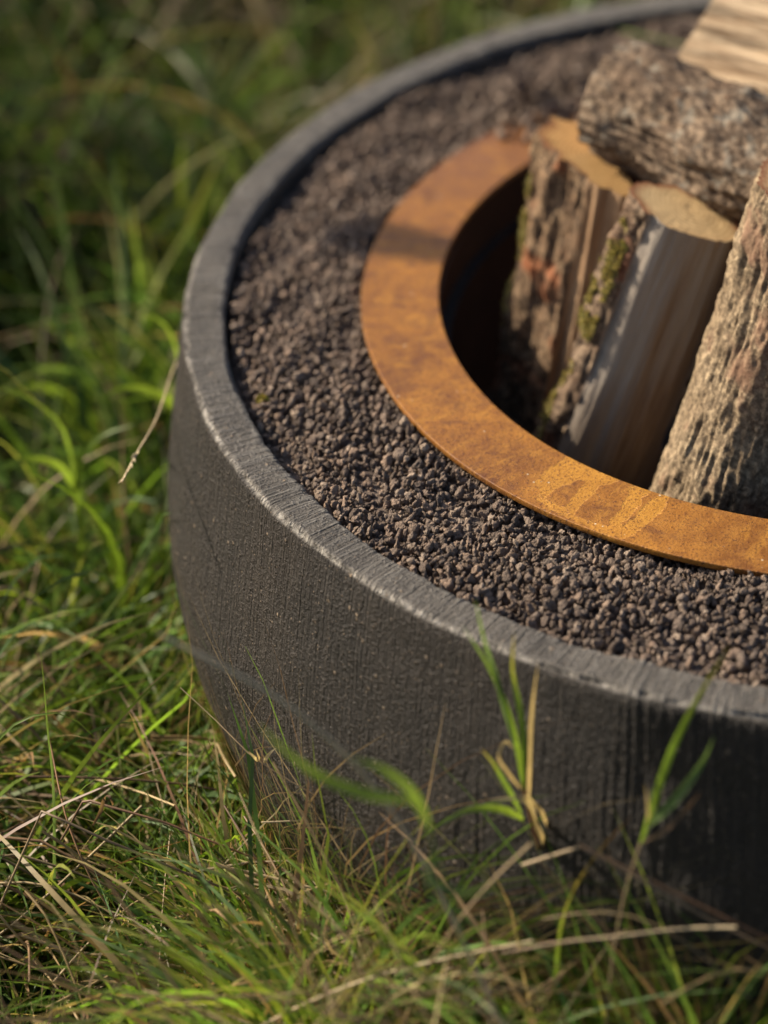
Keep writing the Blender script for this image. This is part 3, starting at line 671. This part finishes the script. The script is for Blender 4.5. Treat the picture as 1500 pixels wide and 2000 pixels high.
# in front of the bowl, taller tussocks that hide its foot
def front(n_, az0, az1, r0, r1):
    a_ = np.radians(rng.uniform(az0, az1, n_)); r_ = rng.uniform(r0, r1, n_); return np.stack([r_ * np.cos(a_), r_ * np.sin(a_), np.full(n_, GZ - 0.01)], -1)
add_zone(front(1100, 184, 220, 0.58, 0.70), 0.13, 0.25, 0.003, 0.0065, 0.7, 2.0, 0.82, 9, pal=GREENS_LIT, drypal=STRAWS_LIT)
add_zone(front(900, 216, 240, 0.575, 0.63), 0.13, 0.22, 0.003, 0.0062, 0.5, 1.9, 0.86, 9, pal=GREENS_LIT, drypal=STRAWS_LIT)
add_zone(front(1700, 230, 257, 0.615, 0.69), 0.26, 0.42, 0.0035, 0.0070, 0.9, 2.4, 0.86, 10, p0=(0.05, 0.6), pal=GREENS_LIT, drypal=STRAWS_LIT)
add_zone(front(1700, 228, 258, 0.610, 0.68), 0.20, 0.32, 0.002, 0.0042, 0.6, 2.4, 0.86, 9, p0=(0.1, 0.8), pal=GREENS_LIT, drypal=STRAWS_LIT)
add_zone(front(700, 205, 245, 0.60, 0.70), 0.26, 0.46, 0.0012, 0.0028, 0.3, 1.0, 0.08, 10, main=-0.15, p0=(0.45, 1.0), pal=GREENS_LIT, drypal=STRAWS_LIT)
add_zone(front(500, 252, 268, 0.63, 0.70), 0.24, 0.34, 0.003, 0.006, 0.4, 1.6, 0.6, 9, pal=GREENS_LIT, drypal=STRAWS_LIT)
add_zone(front(750, 218, 264, 0.61, 0.70), 0.22, 0.38, 0.0016, 0.0036, 0.5, 1.2, 0.12, 9, main=0.0, p0=(0.3, 0.9), pal=GREENS_LIT, drypal=STRAWS_LIT)
add_zone(front(900, 186, 226, 0.57, 0.68), 0.16, 0.30, 0.0016, 0.0042, 0.5, 1.3, 0.45, 9, main=-0.3, p0=(0.3, 0.9), pal=GREENS_LIT, drypal=STRAWS_LIT)
p = scatter(2500, -0.62, 0.15, -0.95, -0.5, 0.6); add_zone(p, 0.12, 0.24, 0.003, 0.006, 0.4, 1.8, 0.8, 6)
# broad upright leaves of a taller plant beside the bowl: their shade crosses the steel ring
u_ = np.array([math.cos(R(SUN_AZ)) * math.cos(R(SUN_EL)), math.sin(R(SUN_AZ)) * math.cos(R(SUN_EL)), math.sin(R(SUN_EL))]); q_ = np.array([-0.418, 0.035, 0.4445]) + u_ * 1.35
p = np.array([(q_[0], q_[1], GZ), (q_[0], q_[1], q_[2] - 0.055), (q_[0] - 0.05, q_[1] - 0.1, GZ)]); parts.append(ribbons(p, np.array([q_[2] - GZ - 0.05, 0.14, 0.55]), np.array([0.004, 0.064, 0.02]), np.full(3, R(SUN_AZ)), np.array([0.0, 0.0, 0.1]), np.array([0.0, 0.1, 0.6]), 10, pick_cols(GREENS, 3), None, np.zeros(3), 0.0))
n_ = 1300; p = np.stack([rng.normal(-1.55, 0.13, n_), rng.normal(0.66, 0.22, n_), np.full(n_, GZ - 0.01)], -1); add_zone(p, 0.40, 0.72, 0.006, 0.012, 0.2, 1.0, 0.9, 7)
# all round, out of the picture
p = scatter(7000, -2.6, 2.6, -2.2, 3.4, 0.6); p = p[~((p[:, 0] > -1.3) & (p[:, 0] < 0.3) & (p[:, 1] < 2.2) & (p[:, 1] > -0.95))]; p = p[~((np.abs(p[:, 0]) < 0.6) & (p[:, 1] < -1.6))]; add_zone(p, 0.1, 0.35, 0.004, 0.008, 0.4, 1.8, 0.85, 5)
V = []; Q = []; C = []; off = 0
for (a, b, c) in parts: V.append(a); Q.append(b + off); C.append(c); off += len(a)
V = np.concatenate(V); Q = np.concatenate(Q); C = np.concatenate(C)
# blades lean on the wall, they do not pass through it
rad = np.hypot(V[:, 0], V[:, 1]); lim = np.interp(V[:, 2], [0, 0.11, 0.23, 0.31, 0.46], [0.522, 0.555, 0.609, 0.62, 0.608]); k = (rad < lim) & (V[:, 2] < 0.46)
V[k, 0] *= lim[k] / rad[k]; V[k, 1] *= lim[k] / rad[k]
tag(obj('meadow_grass', mesh_np('meadow_grass', V, Q, mat=M_LEAF, col=C)), 'long green meadow grass growing all round the concrete bowl', 'grass', kind='stuff')
print('grass quads', len(Q))

def tube(pts, rad, sides=5, taper=0.6):
    pts = np.asarray(pts, float); n = len(pts); T = np.gradient(pts, axis=0); T /= np.linalg.norm(T, axis=1)[:, None] + 1e-9
    ref = np.array([0.3, 0.5, 0.81]); a = np.cross(T, ref); a /= np.linalg.norm(a, axis=1)[:, None] + 1e-9; b = np.cross(T, a)
    th = np.linspace(0, 2 * math.pi, sides, endpoint=False); rr = rad * np.linspace(1, taper, n)
    V = pts[:, None] + rr[:, None, None] * (np.cos(th)[None, :, None] * a[:, None] + np.sin(th)[None, :, None] * b[:, None])
    return V.reshape(-1, 3), grid_quads(n, sides, True)
def smooth_path(pts, n, sharp=False):
    pts = np.asarray(pts, float)
    s_ = np.concatenate([[0], np.cumsum(np.linalg.norm(np.diff(pts, axis=0), axis=1))]); u = np.linspace(0, s_[-1], n)
    if sharp: return np.stack([np.interp(u, s_, pts[:, i]) for i in range(3)], -1)
    m = np.gradient(pts, s_, axis=0); i = np.clip(np.searchsorted(s_, u, 'right') - 1, 0, len(pts) - 2)
    hh = (s_[i + 1] - s_[i])[:, None]; q = ((u - s_[i]) / hh[:, 0])[:, None]
    return (2 * q ** 3 - 3 * q ** 2 + 1) * pts[i] + (q ** 3 - 2 * q ** 2 + q) * hh * m[i] + (-2 * q ** 3 + 3 * q ** 2) * pts[i + 1] + (q ** 3 - q ** 2) * hh * m[i + 1]
# lodged dry stems, a loose mat of them
V = []; Q = []; C = []; off = 0
def add_straw(c0, ang, L, z0, z1, sag, rad, kink):
    global off
    t = np.linspace(0, 1, 8); d = np.array([math.cos(ang), math.sin(ang)]); sd_ = np.array([-d[1], d[0]])
    lat = kink * np.sin(t * 3 + c0[0] * 50) * 0.04 * L
    xy = c0[None] + (t[:, None] - 0.5) * L * d[None] + lat[:, None] * sd_[None]
    z = z0 + (z1 - z0) * t - sag * np.sin(t * math.pi)
    if kink > 0.6:
        kq = 2 + int(abs(c0[1]) * 977) % 4; z[kq:] -= np.linspace(0, 1, 8 - kq) * 0.25 * L; 
    z = np.maximum(z + GZ, GZ + 0.012)
    P = np.concatenate([xy, z[:, None]], 1)
    rr = np.hypot(P[:, 0], P[:, 1]); lm = np.interp(P[:, 2], [0, 0.11, 0.23, 0.31, 0.46], [0.525, 0.557, 0.611, 0.622, 0.61]); k = rr < lm
    P[k, :2] *= (lm[k] / rr[k])[:, None]
    a, q = tube(P, rad, 4); col = STRAWS[random.randrange(5)] * random.uniform(0.6, 1.25)
    V.append(a); Q.append(q + off); C.append(np.repeat(col[None], len(a), 0)); off += len(a)
for i in range(280):
    x = random.uniform(-1.05, -0.35); y = min(0.02, random.gauss(-0.30, 0.15))
    if math.hypot(x, y) < 0.56: continue
    a = random.gauss(-0.15, 0.45) if random.random() < 0.7 else random.uniform(0, 6.28)
    add_straw(np.array([x, y]), a, random.uniform(0.08, 0.34), random.uniform(0.04, 0.19), random.uniform(0.03, 0.15), random.uniform(-0.03, 0.02), random.uniform(0.0007, 0.0015), random.random())
for i in range(110):
    x = random.gauss(-0.30, 0.14); y = random.gauss(-0.67, 0.05)
    if math.hypot(x, y) < 0.64: continue
    add_straw(np.array([x, y]), random.gauss(-0.1, 0.8), random.uniform(0.1, 0.3), random.uniform(0.14, 0.32), random.uniform(0.1, 0.28), random.uniform(-0.03, 0.01), random.uniform(0.0004, 0.0009), random.random())
for i in range(420):
    x = random.uniform(-1.6, 0.1); y = random.uniform(0.0, 2.0)
    if math.hypot(x, y) < 0.66: continue
    add_straw(np.array([x, y]), random.uniform(0, 6.28), random.uniform(0.15, 0.4), random.uniform(0.05, 0.2), random.uniform(0.1, 0.4) if y > 0.6 else random.uniform(0.06, 0.2), random.uniform(-0.05, 0.0), random.uniform(0.0008, 0.0016), random.random())
tag(obj('dry_straw', mesh_np('dry_straw', np.concatenate(V), np.concatenate(Q), mat=M_STRAW, col=np.concatenate(C))), 'loose mat of dry tan straw lying through the green grass', 'straw', kind='stuff')

# ---------------------------------------------------------------- single plants and straws
G1 = (0.125, 0.195, 0.030); G2 = (0.19, 0.28, 0.04); G3 = (0.095, 0.150, 0.050); TAN = (0.34, 0.26, 0.15); PALE = (0.58, 0.47, 0.29); RED = (0.24, 0.115, 0.05); BRN = (0.15, 0.095, 0.055); YEL = (0.30, 0.24, 0.04)
PAL = dict(G1=G1, G2=G2, G3=G3, TAN=TAN, PALE=PALE, RED=RED, BRN=BRN, YEL=YEL)
def leaf_mesh(pts, w, c0, c1, fold=0.35):
    P = smooth_path(pts, 22); n = len(P); T = np.gradient(P, axis=0); T /= np.linalg.norm(T, axis=1)[:, None] + 1e-9
    toc = CAM_POS - P; toc /= np.linalg.norm(toc, axis=1)[:, None]
    hz = np.array([0.35, -0.55, 0.75]) + 0 * P
    sd_ = np.cross(T, hz); sd_ /= np.linalg.norm(sd_, axis=1)[:, None] + 1e-9; nn = np.cross(sd_, T)
    t = np.linspace(0, 1, n); prof = np.clip(np.minimum(0.45 + t * 2.5, 1) * (1 - t ** 2.6), 0.05, 1) * w * 0.5
    Lf = P - sd_ * prof[:, None] + nn * (prof * fold)[:, None]; Rt = P + sd_ * prof[:, None] + nn * (prof * fold)[:, None]
    V = np.stack([Lf, P, Rt], 1).reshape(-1, 3); q = grid_quads(n, 3)
    f = np.clip((t - 0.6) / 0.4, 0, 1)[:, None]; cc = np.repeat(np.array(c0)[None] * (1 - f) + np.array(c1)[None] * f, 3, 0)
    return V, q, cc
def stem_mesh(pts, w, c0, c1, sharp=False):
    P = smooth_path(pts, 26, sharp); a, q = tube(P, w * 0.5, 6, 0.7); t = np.repeat(np.linspace(0, 1, 26), 6)[:, None]
    return a, q, np.array(c0)[None] * (1 - t) + np.array(c1)[None] * t
def seeds_mesh(pts, c):
    P = smooth_path(pts, 26)[14:]; V = []; Q = []; o_ = 0
    for i, p in enumerate(P[:-1]):
        T = P[i + 1] - p; T = T / np.linalg.norm(T); s_ = np.array([rng.normal(), rng.normal(), rng.normal()]); s_ -= T * (s_ @ T); s_ /= np.linalg.norm(s_)
        e = p + T * 0.007 + s_ * 0.0028
        a, q = tube(np.array([p, p + (e - p) * 0.35 + s_ * 0.0006, p + (e - p) * 0.7, e]), 0.0009, 5, 0.15); V.append(a); Q.append(q + o_); o_ += len(a)
    V = np.concatenate(V); return V, np.concatenate(Q), np.repeat(np.array(c)[None], len(V), 0)
PLANTS = [('grass_straw', 'slender tan seed stem drooping beside the left edge of the bowl', 'straw', 'long dry straws in the grass', [('stem', 'stem', [(-0.6055, 0.2546, 0.0), (-0.6135, 0.2146, 0.1158), (-0.6255, 0.1546, 0.2317), (-0.6182, 0.0649, 0.3193), (-0.6125, -0.025, 0.3629), (-0.5991, -0.1844, 0.3954), (-0.5971, -0.2645, 0.4138), (-0.5978, -0.3047, 0.4176)], 0.0022, 'TAN', 'PALE'), ('seed_head', 'seeds', [(-0.5991, -0.1844, 0.3954), (-0.5987, -0.2245, 0.4033), (-0.5971, -0.2645, 0.4138), (-0.5978, -0.3047, 0.4176)], 0.001, 'PALE', 'PALE')]), ('grass_straw', 'long blurred straw slanting down from behind the bowl into the left grass', 'straw', 'long dry straws in the grass', [('stem', 'stem', [(-0.6003, 0.1138, 0.0), (-0.6123, 0.0938, 0.0964), (-0.6303, 0.0638, 0.1929), (-0.6297, 0.0137, 0.1983), (-0.6436, -0.0678, 0.1932), (-0.66, -0.1495, 0.1945), (-0.6752, -0.211, 0.1856)], 0.00218, 'TAN', 'BRN')]), ('grass_straw', 'pale blurred straw arching across the lower left of the bowl wall', 'straw', 'long dry straws in the grass', [('stem', 'stem', [(-0.1227, -0.7244, 0.0), (-0.2107, -0.7164, 0.2359), (-0.3427, -0.7044, 0.4718), (-0.3564, -0.7156, 0.4938), (-0.3869, -0.7282, 0.5277), (-0.4221, -0.7413, 0.5562), (-0.4693, -0.7454, 0.5805)], 0.0034, 'BRN', 'PALE')]), ('grass_plant', 'bright green blurred grass plant with two broad leaves in front of the wall', 'grass plant', 'grass plants growing against the bowl', [('stem', 'stem', [(-0.2375, -0.8282, 0.0), (-0.2495, -0.8082, 0.2166), (-0.2675, -0.7782, 0.4332), (-0.2793, -0.7893, 0.4781), (-0.2828, -0.7996, 0.5024), (-0.2926, -0.8004, 0.5188)], 0.0023799999999999997, 'G3', 'G1'), ('leaf', 'leaf', [(-0.2916, -0.8004, 0.5175), (-0.3268, -0.8034, 0.5234), (-0.3529, -0.8056, 0.5342), (-0.3724, -0.8073, 0.5489), (-0.3903, -0.8088, 0.5669)], 0.0068, 'G2', 'G1'), ('leaf', 'leaf', [(-0.2812, -0.7995, 0.4998), (-0.2942, -0.8006, 0.5243), (-0.3105, -0.802, 0.5374), (-0.3333, -0.8039, 0.5463)], 0.0068, 'G2', 'G2'), ('leaf', 'leaf', [(-0.2793, -0.7893, 0.4781), (-0.2818, -0.7995, 0.4671), (-0.2714, -0.7986, 0.4622), (-0.2421, -0.7961, 0.4589)], 0.005, 'G3', 'G2')]), ('grass_plant', 'tall grass tuft with paired upright green blades and dry curled leaves', 'grass plant', 'grass plants growing against the bowl', [('stem', 'stem', [(-0.2014, -0.5132, 0.0), (-0.2094, -0.5052, 0.0843), (-0.2214, -0.4932, 0.1686), (-0.2258, -0.5438, 0.2791), (-0.2365, -0.5648, 0.3297), (-0.2452, -0.5856, 0.3869)], 0.0030600000000000002, 'BRN', 'RED'), ('leaf', 'leaf', [(-0.2452, -0.5856, 0.3869), (-0.2513, -0.5962, 0.4331), (-0.2644, -0.6073, 0.4773), (-0.2834, -0.619, 0.5168)], 0.0047599999999999995, 'G1', 'G3'), ('leaf', 'leaf', [(-0.2499, -0.596, 0.4224), (-0.2609, -0.607, 0.4719), (-0.2686, -0.6177, 0.5068), (-0.2733, -0.6282, 0.5407)], 0.0047599999999999995, 'G3', 'G1'), ('leaf', 'leaf', [(-0.2438, -0.5855, 0.3833), (-0.2445, -0.6056, 0.4469), (-0.2491, -0.616, 0.4855), (-0.2465, -0.6259, 0.5174)], 0.0061200000000000004, 'G1', 'YEL'), ('leaf', 'leaf', [(-0.242, -0.5753, 0.3657), (-0.2391, -0.5951, 0.4224), (-0.2359, -0.6049, 0.4576), (-0.231, -0.6145, 0.4915)], 0.00442, 'TAN', 'TAN'), ('leaf', 'leaf', [(-0.2467, -0.5857, 0.3833), (-0.2549, -0.5965, 0.4016), (-0.2594, -0.6069, 0.4205), (-0.2563, -0.5966, 0.4224), (-0.2517, -0.5862, 0.4114)], 0.0032, 'TAN', 'PALE'), ('leaf', 'leaf', [(-0.2456, -0.5756, 0.3548), (-0.2638, -0.5972, 0.3758), (-0.284, -0.609, 0.3805), (-0.3011, -0.6205, 0.3767)], 0.00544, 'G2', 'G3'), ('leaf', 'leaf', [(-0.247, -0.5757, 0.3584), (-0.2567, -0.5966, 0.3937), (-0.2651, -0.6074, 0.4165), (-0.2703, -0.6179, 0.4307)], 0.0047599999999999995, 'G1', 'YEL'), ('leaf', 'leaf', [(-0.2293, -0.5642, 0.3425), (-0.2362, -0.5848, 0.3707), (-0.2449, -0.5956, 0.3847), (-0.2477, -0.5958, 0.3844)], 0.005, 'TAN', 'PALE'), ('leaf', 'leaf', [(-0.2295, -0.5441, 0.2901), (-0.2355, -0.5747, 0.3476), (-0.2477, -0.5958, 0.3829), (-0.2663, -0.5974, 0.3822)], 0.00544, 'TAN', 'PALE'), ('leaf', 'leaf', [(-0.2249, -0.5337, 0.2683), (-0.2248, -0.5537, 0.3082), (-0.2329, -0.5645, 0.3334), (-0.2365, -0.5648, 0.3406)], 0.0061200000000000004, 'G3', 'G3')]), ('grass_plant', 'grass plant with two long slanting green blades before the shaded wall', 'grass plant', 'grass plants growing against the bowl', [('stem', 'stem', [(-0.1831, -0.6454, 0.0), (-0.1831, -0.6334, 0.1237), (-0.1831, -0.6154, 0.2474), (-0.177, -0.6249, 0.3044), (-0.1675, -0.6341, 0.3539), (-0.1573, -0.6433, 0.3907)], 0.00218, 'BRN', 'TAN'), ('leaf', 'leaf', [(-0.1573, -0.6433, 0.3907), (-0.1469, -0.6524, 0.429), (-0.1365, -0.6515, 0.4587), (-0.1186, -0.66, 0.5), (-0.096, -0.6681, 0.5438)], 0.00578, 'G1', 'YEL'), ('leaf', 'leaf', [(-0.1538, -0.643, 0.4012), (-0.1337, -0.6513, 0.4266), (-0.1174, -0.6499, 0.4482), (-0.1068, -0.659, 0.4757)], 0.0061200000000000004, 'G3', 'G3'), ('leaf', 'leaf', [(-0.1552, -0.6431, 0.3907), (-0.1399, -0.6518, 0.4057), (-0.126, -0.6506, 0.4203), (-0.1151, -0.6597, 0.4393)], 0.00272, 'BRN', 'RED'), ('leaf', 'leaf', [(-0.1538, -0.643, 0.3995), (-0.1517, -0.6528, 0.4168), (-0.1524, -0.6529, 0.4273), (-0.1538, -0.653, 0.437)], 0.00272, 'TAN', 'TAN')]), ('grass_plant', 'single green grass leaf with a dry brown tip below the slanting blades', 'grass plant', 'grass plants growing against the bowl', [('leaf', 'leaf', [(-0.2265, -0.6031, 0.0), (-0.2225, -0.5951, 0.1475), (-0.2165, -0.5831, 0.295), (-0.2068, -0.6024, 0.3273), (-0.1924, -0.6112, 0.3557), (-0.1781, -0.62, 0.3786), (-0.1647, -0.6289, 0.3982)], 0.00544, 'G1', 'RED')]), ('grass_straw', 'reddish straw sloping from the tuft down towards the lower right corner', 'straw', 'long dry straws in the grass', [('stem', 'stem', [(-0.2012, -0.632, 0.3785), (-0.1653, -0.639, 0.3679), (-0.1089, -0.6441, 0.3471), (-0.0496, -0.6491, 0.3257)], 0.00204, 'BRN', 'RED')]), ('grass_straw', 'bent brown straw with a kink above the tuft, under the reddish straw', 'straw', 'long dry straws in the grass', [('stem', 'kinked', [(-0.2441, -0.5955, 0.3363), (-0.1995, -0.6118, 0.3639), (-0.1563, -0.6181, 0.345), (-0.1064, -0.6239, 0.3246), (-0.05, -0.629, 0.3048)], 0.0022, 'TAN', 'BRN')]), ('grass_straw', 'pale broken straw lying level in front of the dark wall', 'straw', 'long dry straws in the grass', [('stem', 'stem', [(-0.2539, -0.6365, 0.3038), (-0.2108, -0.6429, 0.3188), (-0.1698, -0.6494, 0.3303), (-0.1298, -0.6459, 0.3352), (-0.0918, -0.6527, 0.3435)], 0.00218, 'BRN', 'PALE')]), ('grass_straw', 'orange brown straw rising steeply from the bottom edge to the tuft', 'straw', 'long dry straws in the grass', [('stem', 'stem', [(-0.347, -0.6327, 0.0), (-0.339, -0.6287, 0.1148), (-0.327, -0.6227, 0.2295), (-0.2925, -0.6398, 0.3133), (-0.2597, -0.6471, 0.3602), (-0.2317, -0.6547, 0.3932)], 0.0024500000000000004, 'RED', 'TAN')]), ('grass_straw', 'two-jointed tan straw rising gently from the bottom edge under the tuft', 'straw', 'long dry straws in the grass', [('stem', 'stem', [(-0.4449, -0.5726, 0.1877), (-0.3905, -0.588, 0.2281), (-0.3371, -0.6035, 0.261), (-0.2929, -0.6098, 0.279), (-0.2349, -0.6148, 0.2977)], 0.00231, 'TAN', 'PALE')]), ('grass_straw', 'sharply kinked straw forming a peak at the lower left', 'straw', 'long dry straws in the grass', [('stem', 'kinked', [(-0.7011, -0.4215, 0.0), (-0.6891, -0.4215, 0.0698), (-0.6711, -0.4215, 0.1396), (-0.6653, -0.4209, 0.158), (-0.6332, -0.4182, 0.2306), (-0.5828, -0.4239, 0.2152), (-0.5342, -0.4197, 0.1949), (-0.4758, -0.4147, 0.1714), (-0.4253, -0.4104, 0.1566)], 0.0023, 'TAN', 'BRN')]), ('grass_straw', 'dry stem with a small curled brown leaf above the kinked straw', 'straw', 'long dry straws in the grass', [('stem', 'kinked', [(-0.6234, -0.3973, 0.1943), (-0.6057, -0.3958, 0.2259), (-0.5836, -0.4039, 0.2265), (-0.5403, -0.4102, 0.2219), (-0.4953, -0.4164, 0.2113), (-0.4408, -0.4117, 0.1898)], 0.002, 'BRN', 'RED'), ('leaf', 'leaf', [(-0.5942, -0.4148, 0.2192), (-0.5879, -0.4143, 0.2317), (-0.5864, -0.4142, 0.238), (-0.5785, -0.4235, 0.2464), (-0.577, -0.4234, 0.2425), (-0.584, -0.414, 0.2341)], 0.0030600000000000002, 'BRN', 'BRN')]), ('grass_straw', 'dark brown jointed stem slanting steeply through the lower left grass', 'straw', 'long dry straws in the grass', [('stem', 'stem', [(-0.5242, -0.4197, 0.0), (-0.5282, -0.4197, 0.0314), (-0.5342, -0.4197, 0.0629), (-0.5498, -0.4211, 0.1058), (-0.5715, -0.4129, 0.1396), (-0.5954, -0.4049, 0.1658), (-0.618, -0.3868, 0.1921), (-0.651, -0.3294, 0.2269)], 0.0019, 'TAN', 'RED')]), ('grass_straw', 'glossy golden straw lying beside the foot of the wall', 'straw', 'long dry straws in the grass', [('stem', 'stem', [(-0.4953, -0.4164, 0.1949), (-0.4603, -0.4134, 0.1871), (-0.4235, -0.4203, 0.1856), (-0.3851, -0.427, 0.1811)], 0.0026, 'TAN', 'PALE')]), ('grass_plant', 'arched green blade bending over at the left edge', 'grass plant', 'grass plants growing against the bowl', [('leaf', 'leaf', [(-0.7172, -0.3927, 0.0), (-0.7052, -0.3927, 0.1235), (-0.6872, -0.3927, 0.2469), (-0.6707, -0.4013, 0.2726), (-0.6523, -0.4098, 0.2926), (-0.6287, -0.4078, 0.2993), (-0.6111, -0.4063, 0.2938), (-0.5954, -0.4049, 0.28)], 0.00408, 'G3', 'G2')]), ('grass_straw', 'thread-thin stem with tiny pale spikelets before the lower wall', 'straw', 'long dry straws in the grass', [('stem', 'stem', [(-0.3542, -0.4945, 0.0), (-0.3542, -0.4825, 0.1265), (-0.3542, -0.4645, 0.2531), (-0.4069, -0.4489, 0.2706), (-0.4451, -0.4422, 0.2854), (-0.4681, -0.4341, 0.293), (-0.4953, -0.4164, 0.303), (-0.5299, -0.3993, 0.3182)], 0.0011, 'RED', 'TAN'), ('spikelet', 'leaf', [(-0.4631, -0.4337, 0.2887), (-0.4635, -0.4438, 0.2977), (-0.4662, -0.444, 0.3008), (-0.4681, -0.4442, 0.3024)], 0.0032, 'PALE', 'PALE'), ('spikelet', 'leaf', [(-0.4585, -0.4333, 0.2872), (-0.4539, -0.4429, 0.2985), (-0.4508, -0.4427, 0.3024), (-0.447, -0.4423, 0.3051)], 0.0032, 'PALE', 'PALE'), ('spikelet', 'leaf', [(-0.4612, -0.4335, 0.2879), (-0.4604, -0.4435, 0.2985), (-0.4616, -0.4436, 0.3016), (-0.4623, -0.4437, 0.3039)], 0.0026, 'TAN', 'PALE')]), ('grass_plant', 'thin upright green blade at the left above the straw mat', 'grass plant', 'grass plants growing against the bowl', [('leaf', 'leaf', [(-0.6381, -0.3584, 0.0), (-0.6381, -0.3624, 0.1128), (-0.6381, -0.3684, 0.2255), (-0.6391, -0.3786, 0.2641), (-0.6393, -0.3886, 0.3064), (-0.6425, -0.3889, 0.3389)], 0.0030600000000000002, 'G3', 'G1')]), ('grass_plant', 'curled tan leaf bending in a half ring over the green blades', 'grass plant', 'grass plants growing against the bowl', [('leaf', 'leaf', [(-0.3544, -0.4954, 0.0), (-0.3584, -0.4914, 0.0815), (-0.3644, -0.4854, 0.1631), (-0.3797, -0.4968, 0.1856), (-0.396, -0.5082, 0.206), (-0.4005, -0.5086, 0.2191), (-0.393, -0.508, 0.2315), (-0.376, -0.4965, 0.2311)], 0.0047599999999999995, 'BRN', 'PALE')]), ('grass_plant', 'narrow pale green blade arched over near the golden straw', 'grass plant', 'grass plants growing against the bowl', [('leaf', 'leaf', [(-0.3677, -0.4573, 0.0), (-0.3757, -0.4533, 0.0961), (-0.3877, -0.4473, 0.1923), (-0.4052, -0.4588, 0.2025), (-0.4185, -0.46, 0.1971), (-0.4265, -0.4607, 0.1864), (-0.4315, -0.4611, 0.1727)], 0.0034, 'G1', 'G2')]), ('grass_straw', 'fine dark straw bent double near the foot of the wall', 'straw', 'long dry straws in the grass', [('stem', 'kinked', [(-0.4623, -0.4236, 0.2353), (-0.4235, -0.4203, 0.2369), (-0.4102, -0.4291, 0.2376), (-0.3909, -0.4275, 0.2233), (-0.3701, -0.4357, 0.209)], 0.0012, 'PALE', 'TAN')]), ('grass_plant', 'bright curled green blades rising beside the left rim of the bowl', 'grass plant', 'grass plants growing against the bowl', [('leaf', 'leaf', [(-0.6467, 0.1234, 0.0), (-0.6427, 0.1114, 0.1349), (-0.6367, 0.0934, 0.2699), (-0.6336, 0.0635, 0.3193), (-0.6386, 0.043, 0.3535), (-0.6494, 0.022, 0.3744), (-0.6559, 0.0014, 0.3795), (-0.6491, -0.008, 0.3757)], 0.009, 'G2', 'G2'), ('leaf', 'leaf', [(-0.6334, 0.0736, 0.2481), (-0.6361, 0.0533, 0.2781), (-0.6549, 0.0316, 0.3014), (-0.6756, 0.0097, 0.3134), (-0.6901, -0.0116, 0.3126)], 0.009, 'G2', 'G1')]), ('grass_plant', 'broad pale green blades arching out of the dark grass at mid left', 'grass plant', 'grass plants growing against the bowl', [('leaf', 'leaf', [(-0.7123, 0.0366, 0.0), (-0.7123, 0.0246, 0.1111), (-0.7123, 0.0066, 0.2223), (-0.7142, -0.0136, 0.2706), (-0.7206, -0.0343, 0.3093), (-0.7496, -0.0468, 0.3376), (-0.7784, -0.0593, 0.3522)], 0.008, 'G1', 'G2'), ('leaf', 'leaf', [(-0.7123, 0.0066, 0.2223), (-0.7028, -0.0127, 0.266), (-0.6822, -0.0209, 0.29), (-0.6527, -0.0284, 0.3048)], 0.007, 'G1', 'G1'), ('leaf', 'leaf', [(-0.7123, 0.0066, 0.2223), (-0.7276, -0.0248, 0.2649), (-0.7496, -0.0468, 0.2788), (-0.7739, -0.0589, 0.2733)], 0.008, 'G2', 'G1')]), ('leaf_fragment', 'tiny yellow-green leaf scrap lying on the gravel beside the rim', 'leaf', None, [('leaf', 'leaf', [(-0.5051, -0.2206, 0.4395), (-0.5011, -0.2196, 0.4425), (-0.4971, -0.2186, 0.4415), (-0.4941, -0.2196, 0.4395)], 0.006, 'YEL', 'G2')])]
for (nm, label, cat, group, pcs) in PLANTS:
    base = np.array(pcs[0][2][0]); base = np.array([base[0], base[1], 0.0])
    root = empty(nm, base); tag(root, label, cat, group); first = None
    for (pn, kind, pts, w, c0, c1) in pcs:
        pts = np.array(pts)
        if kind == 'leaf': a, q, c = leaf_mesh(pts, w, PAL[c0], PAL[c1])
        elif kind == 'seeds': a, q, c = seeds_mesh(pts, PAL[c0])
        else: a, q, c = stem_mesh(pts, w, PAL[c0], PAL[c1], kind == 'kinked')
        po = obj(pn, mesh_np(pn, a - base, q, mat=M_LEAF if kind == 'leaf' else M_STRAW, col=c), first if pn in ('seed_head', 'spikelet') else root)
        first = first or po

if __name__ == '__main__':
    print('triangles', sum(sum(len(p.vertices) - 2 for p in m.polygons) if len(m.polygons) < 5000 else len(m.loops) - 2 * len(m.polygons) for m in bpy.data.meshes))
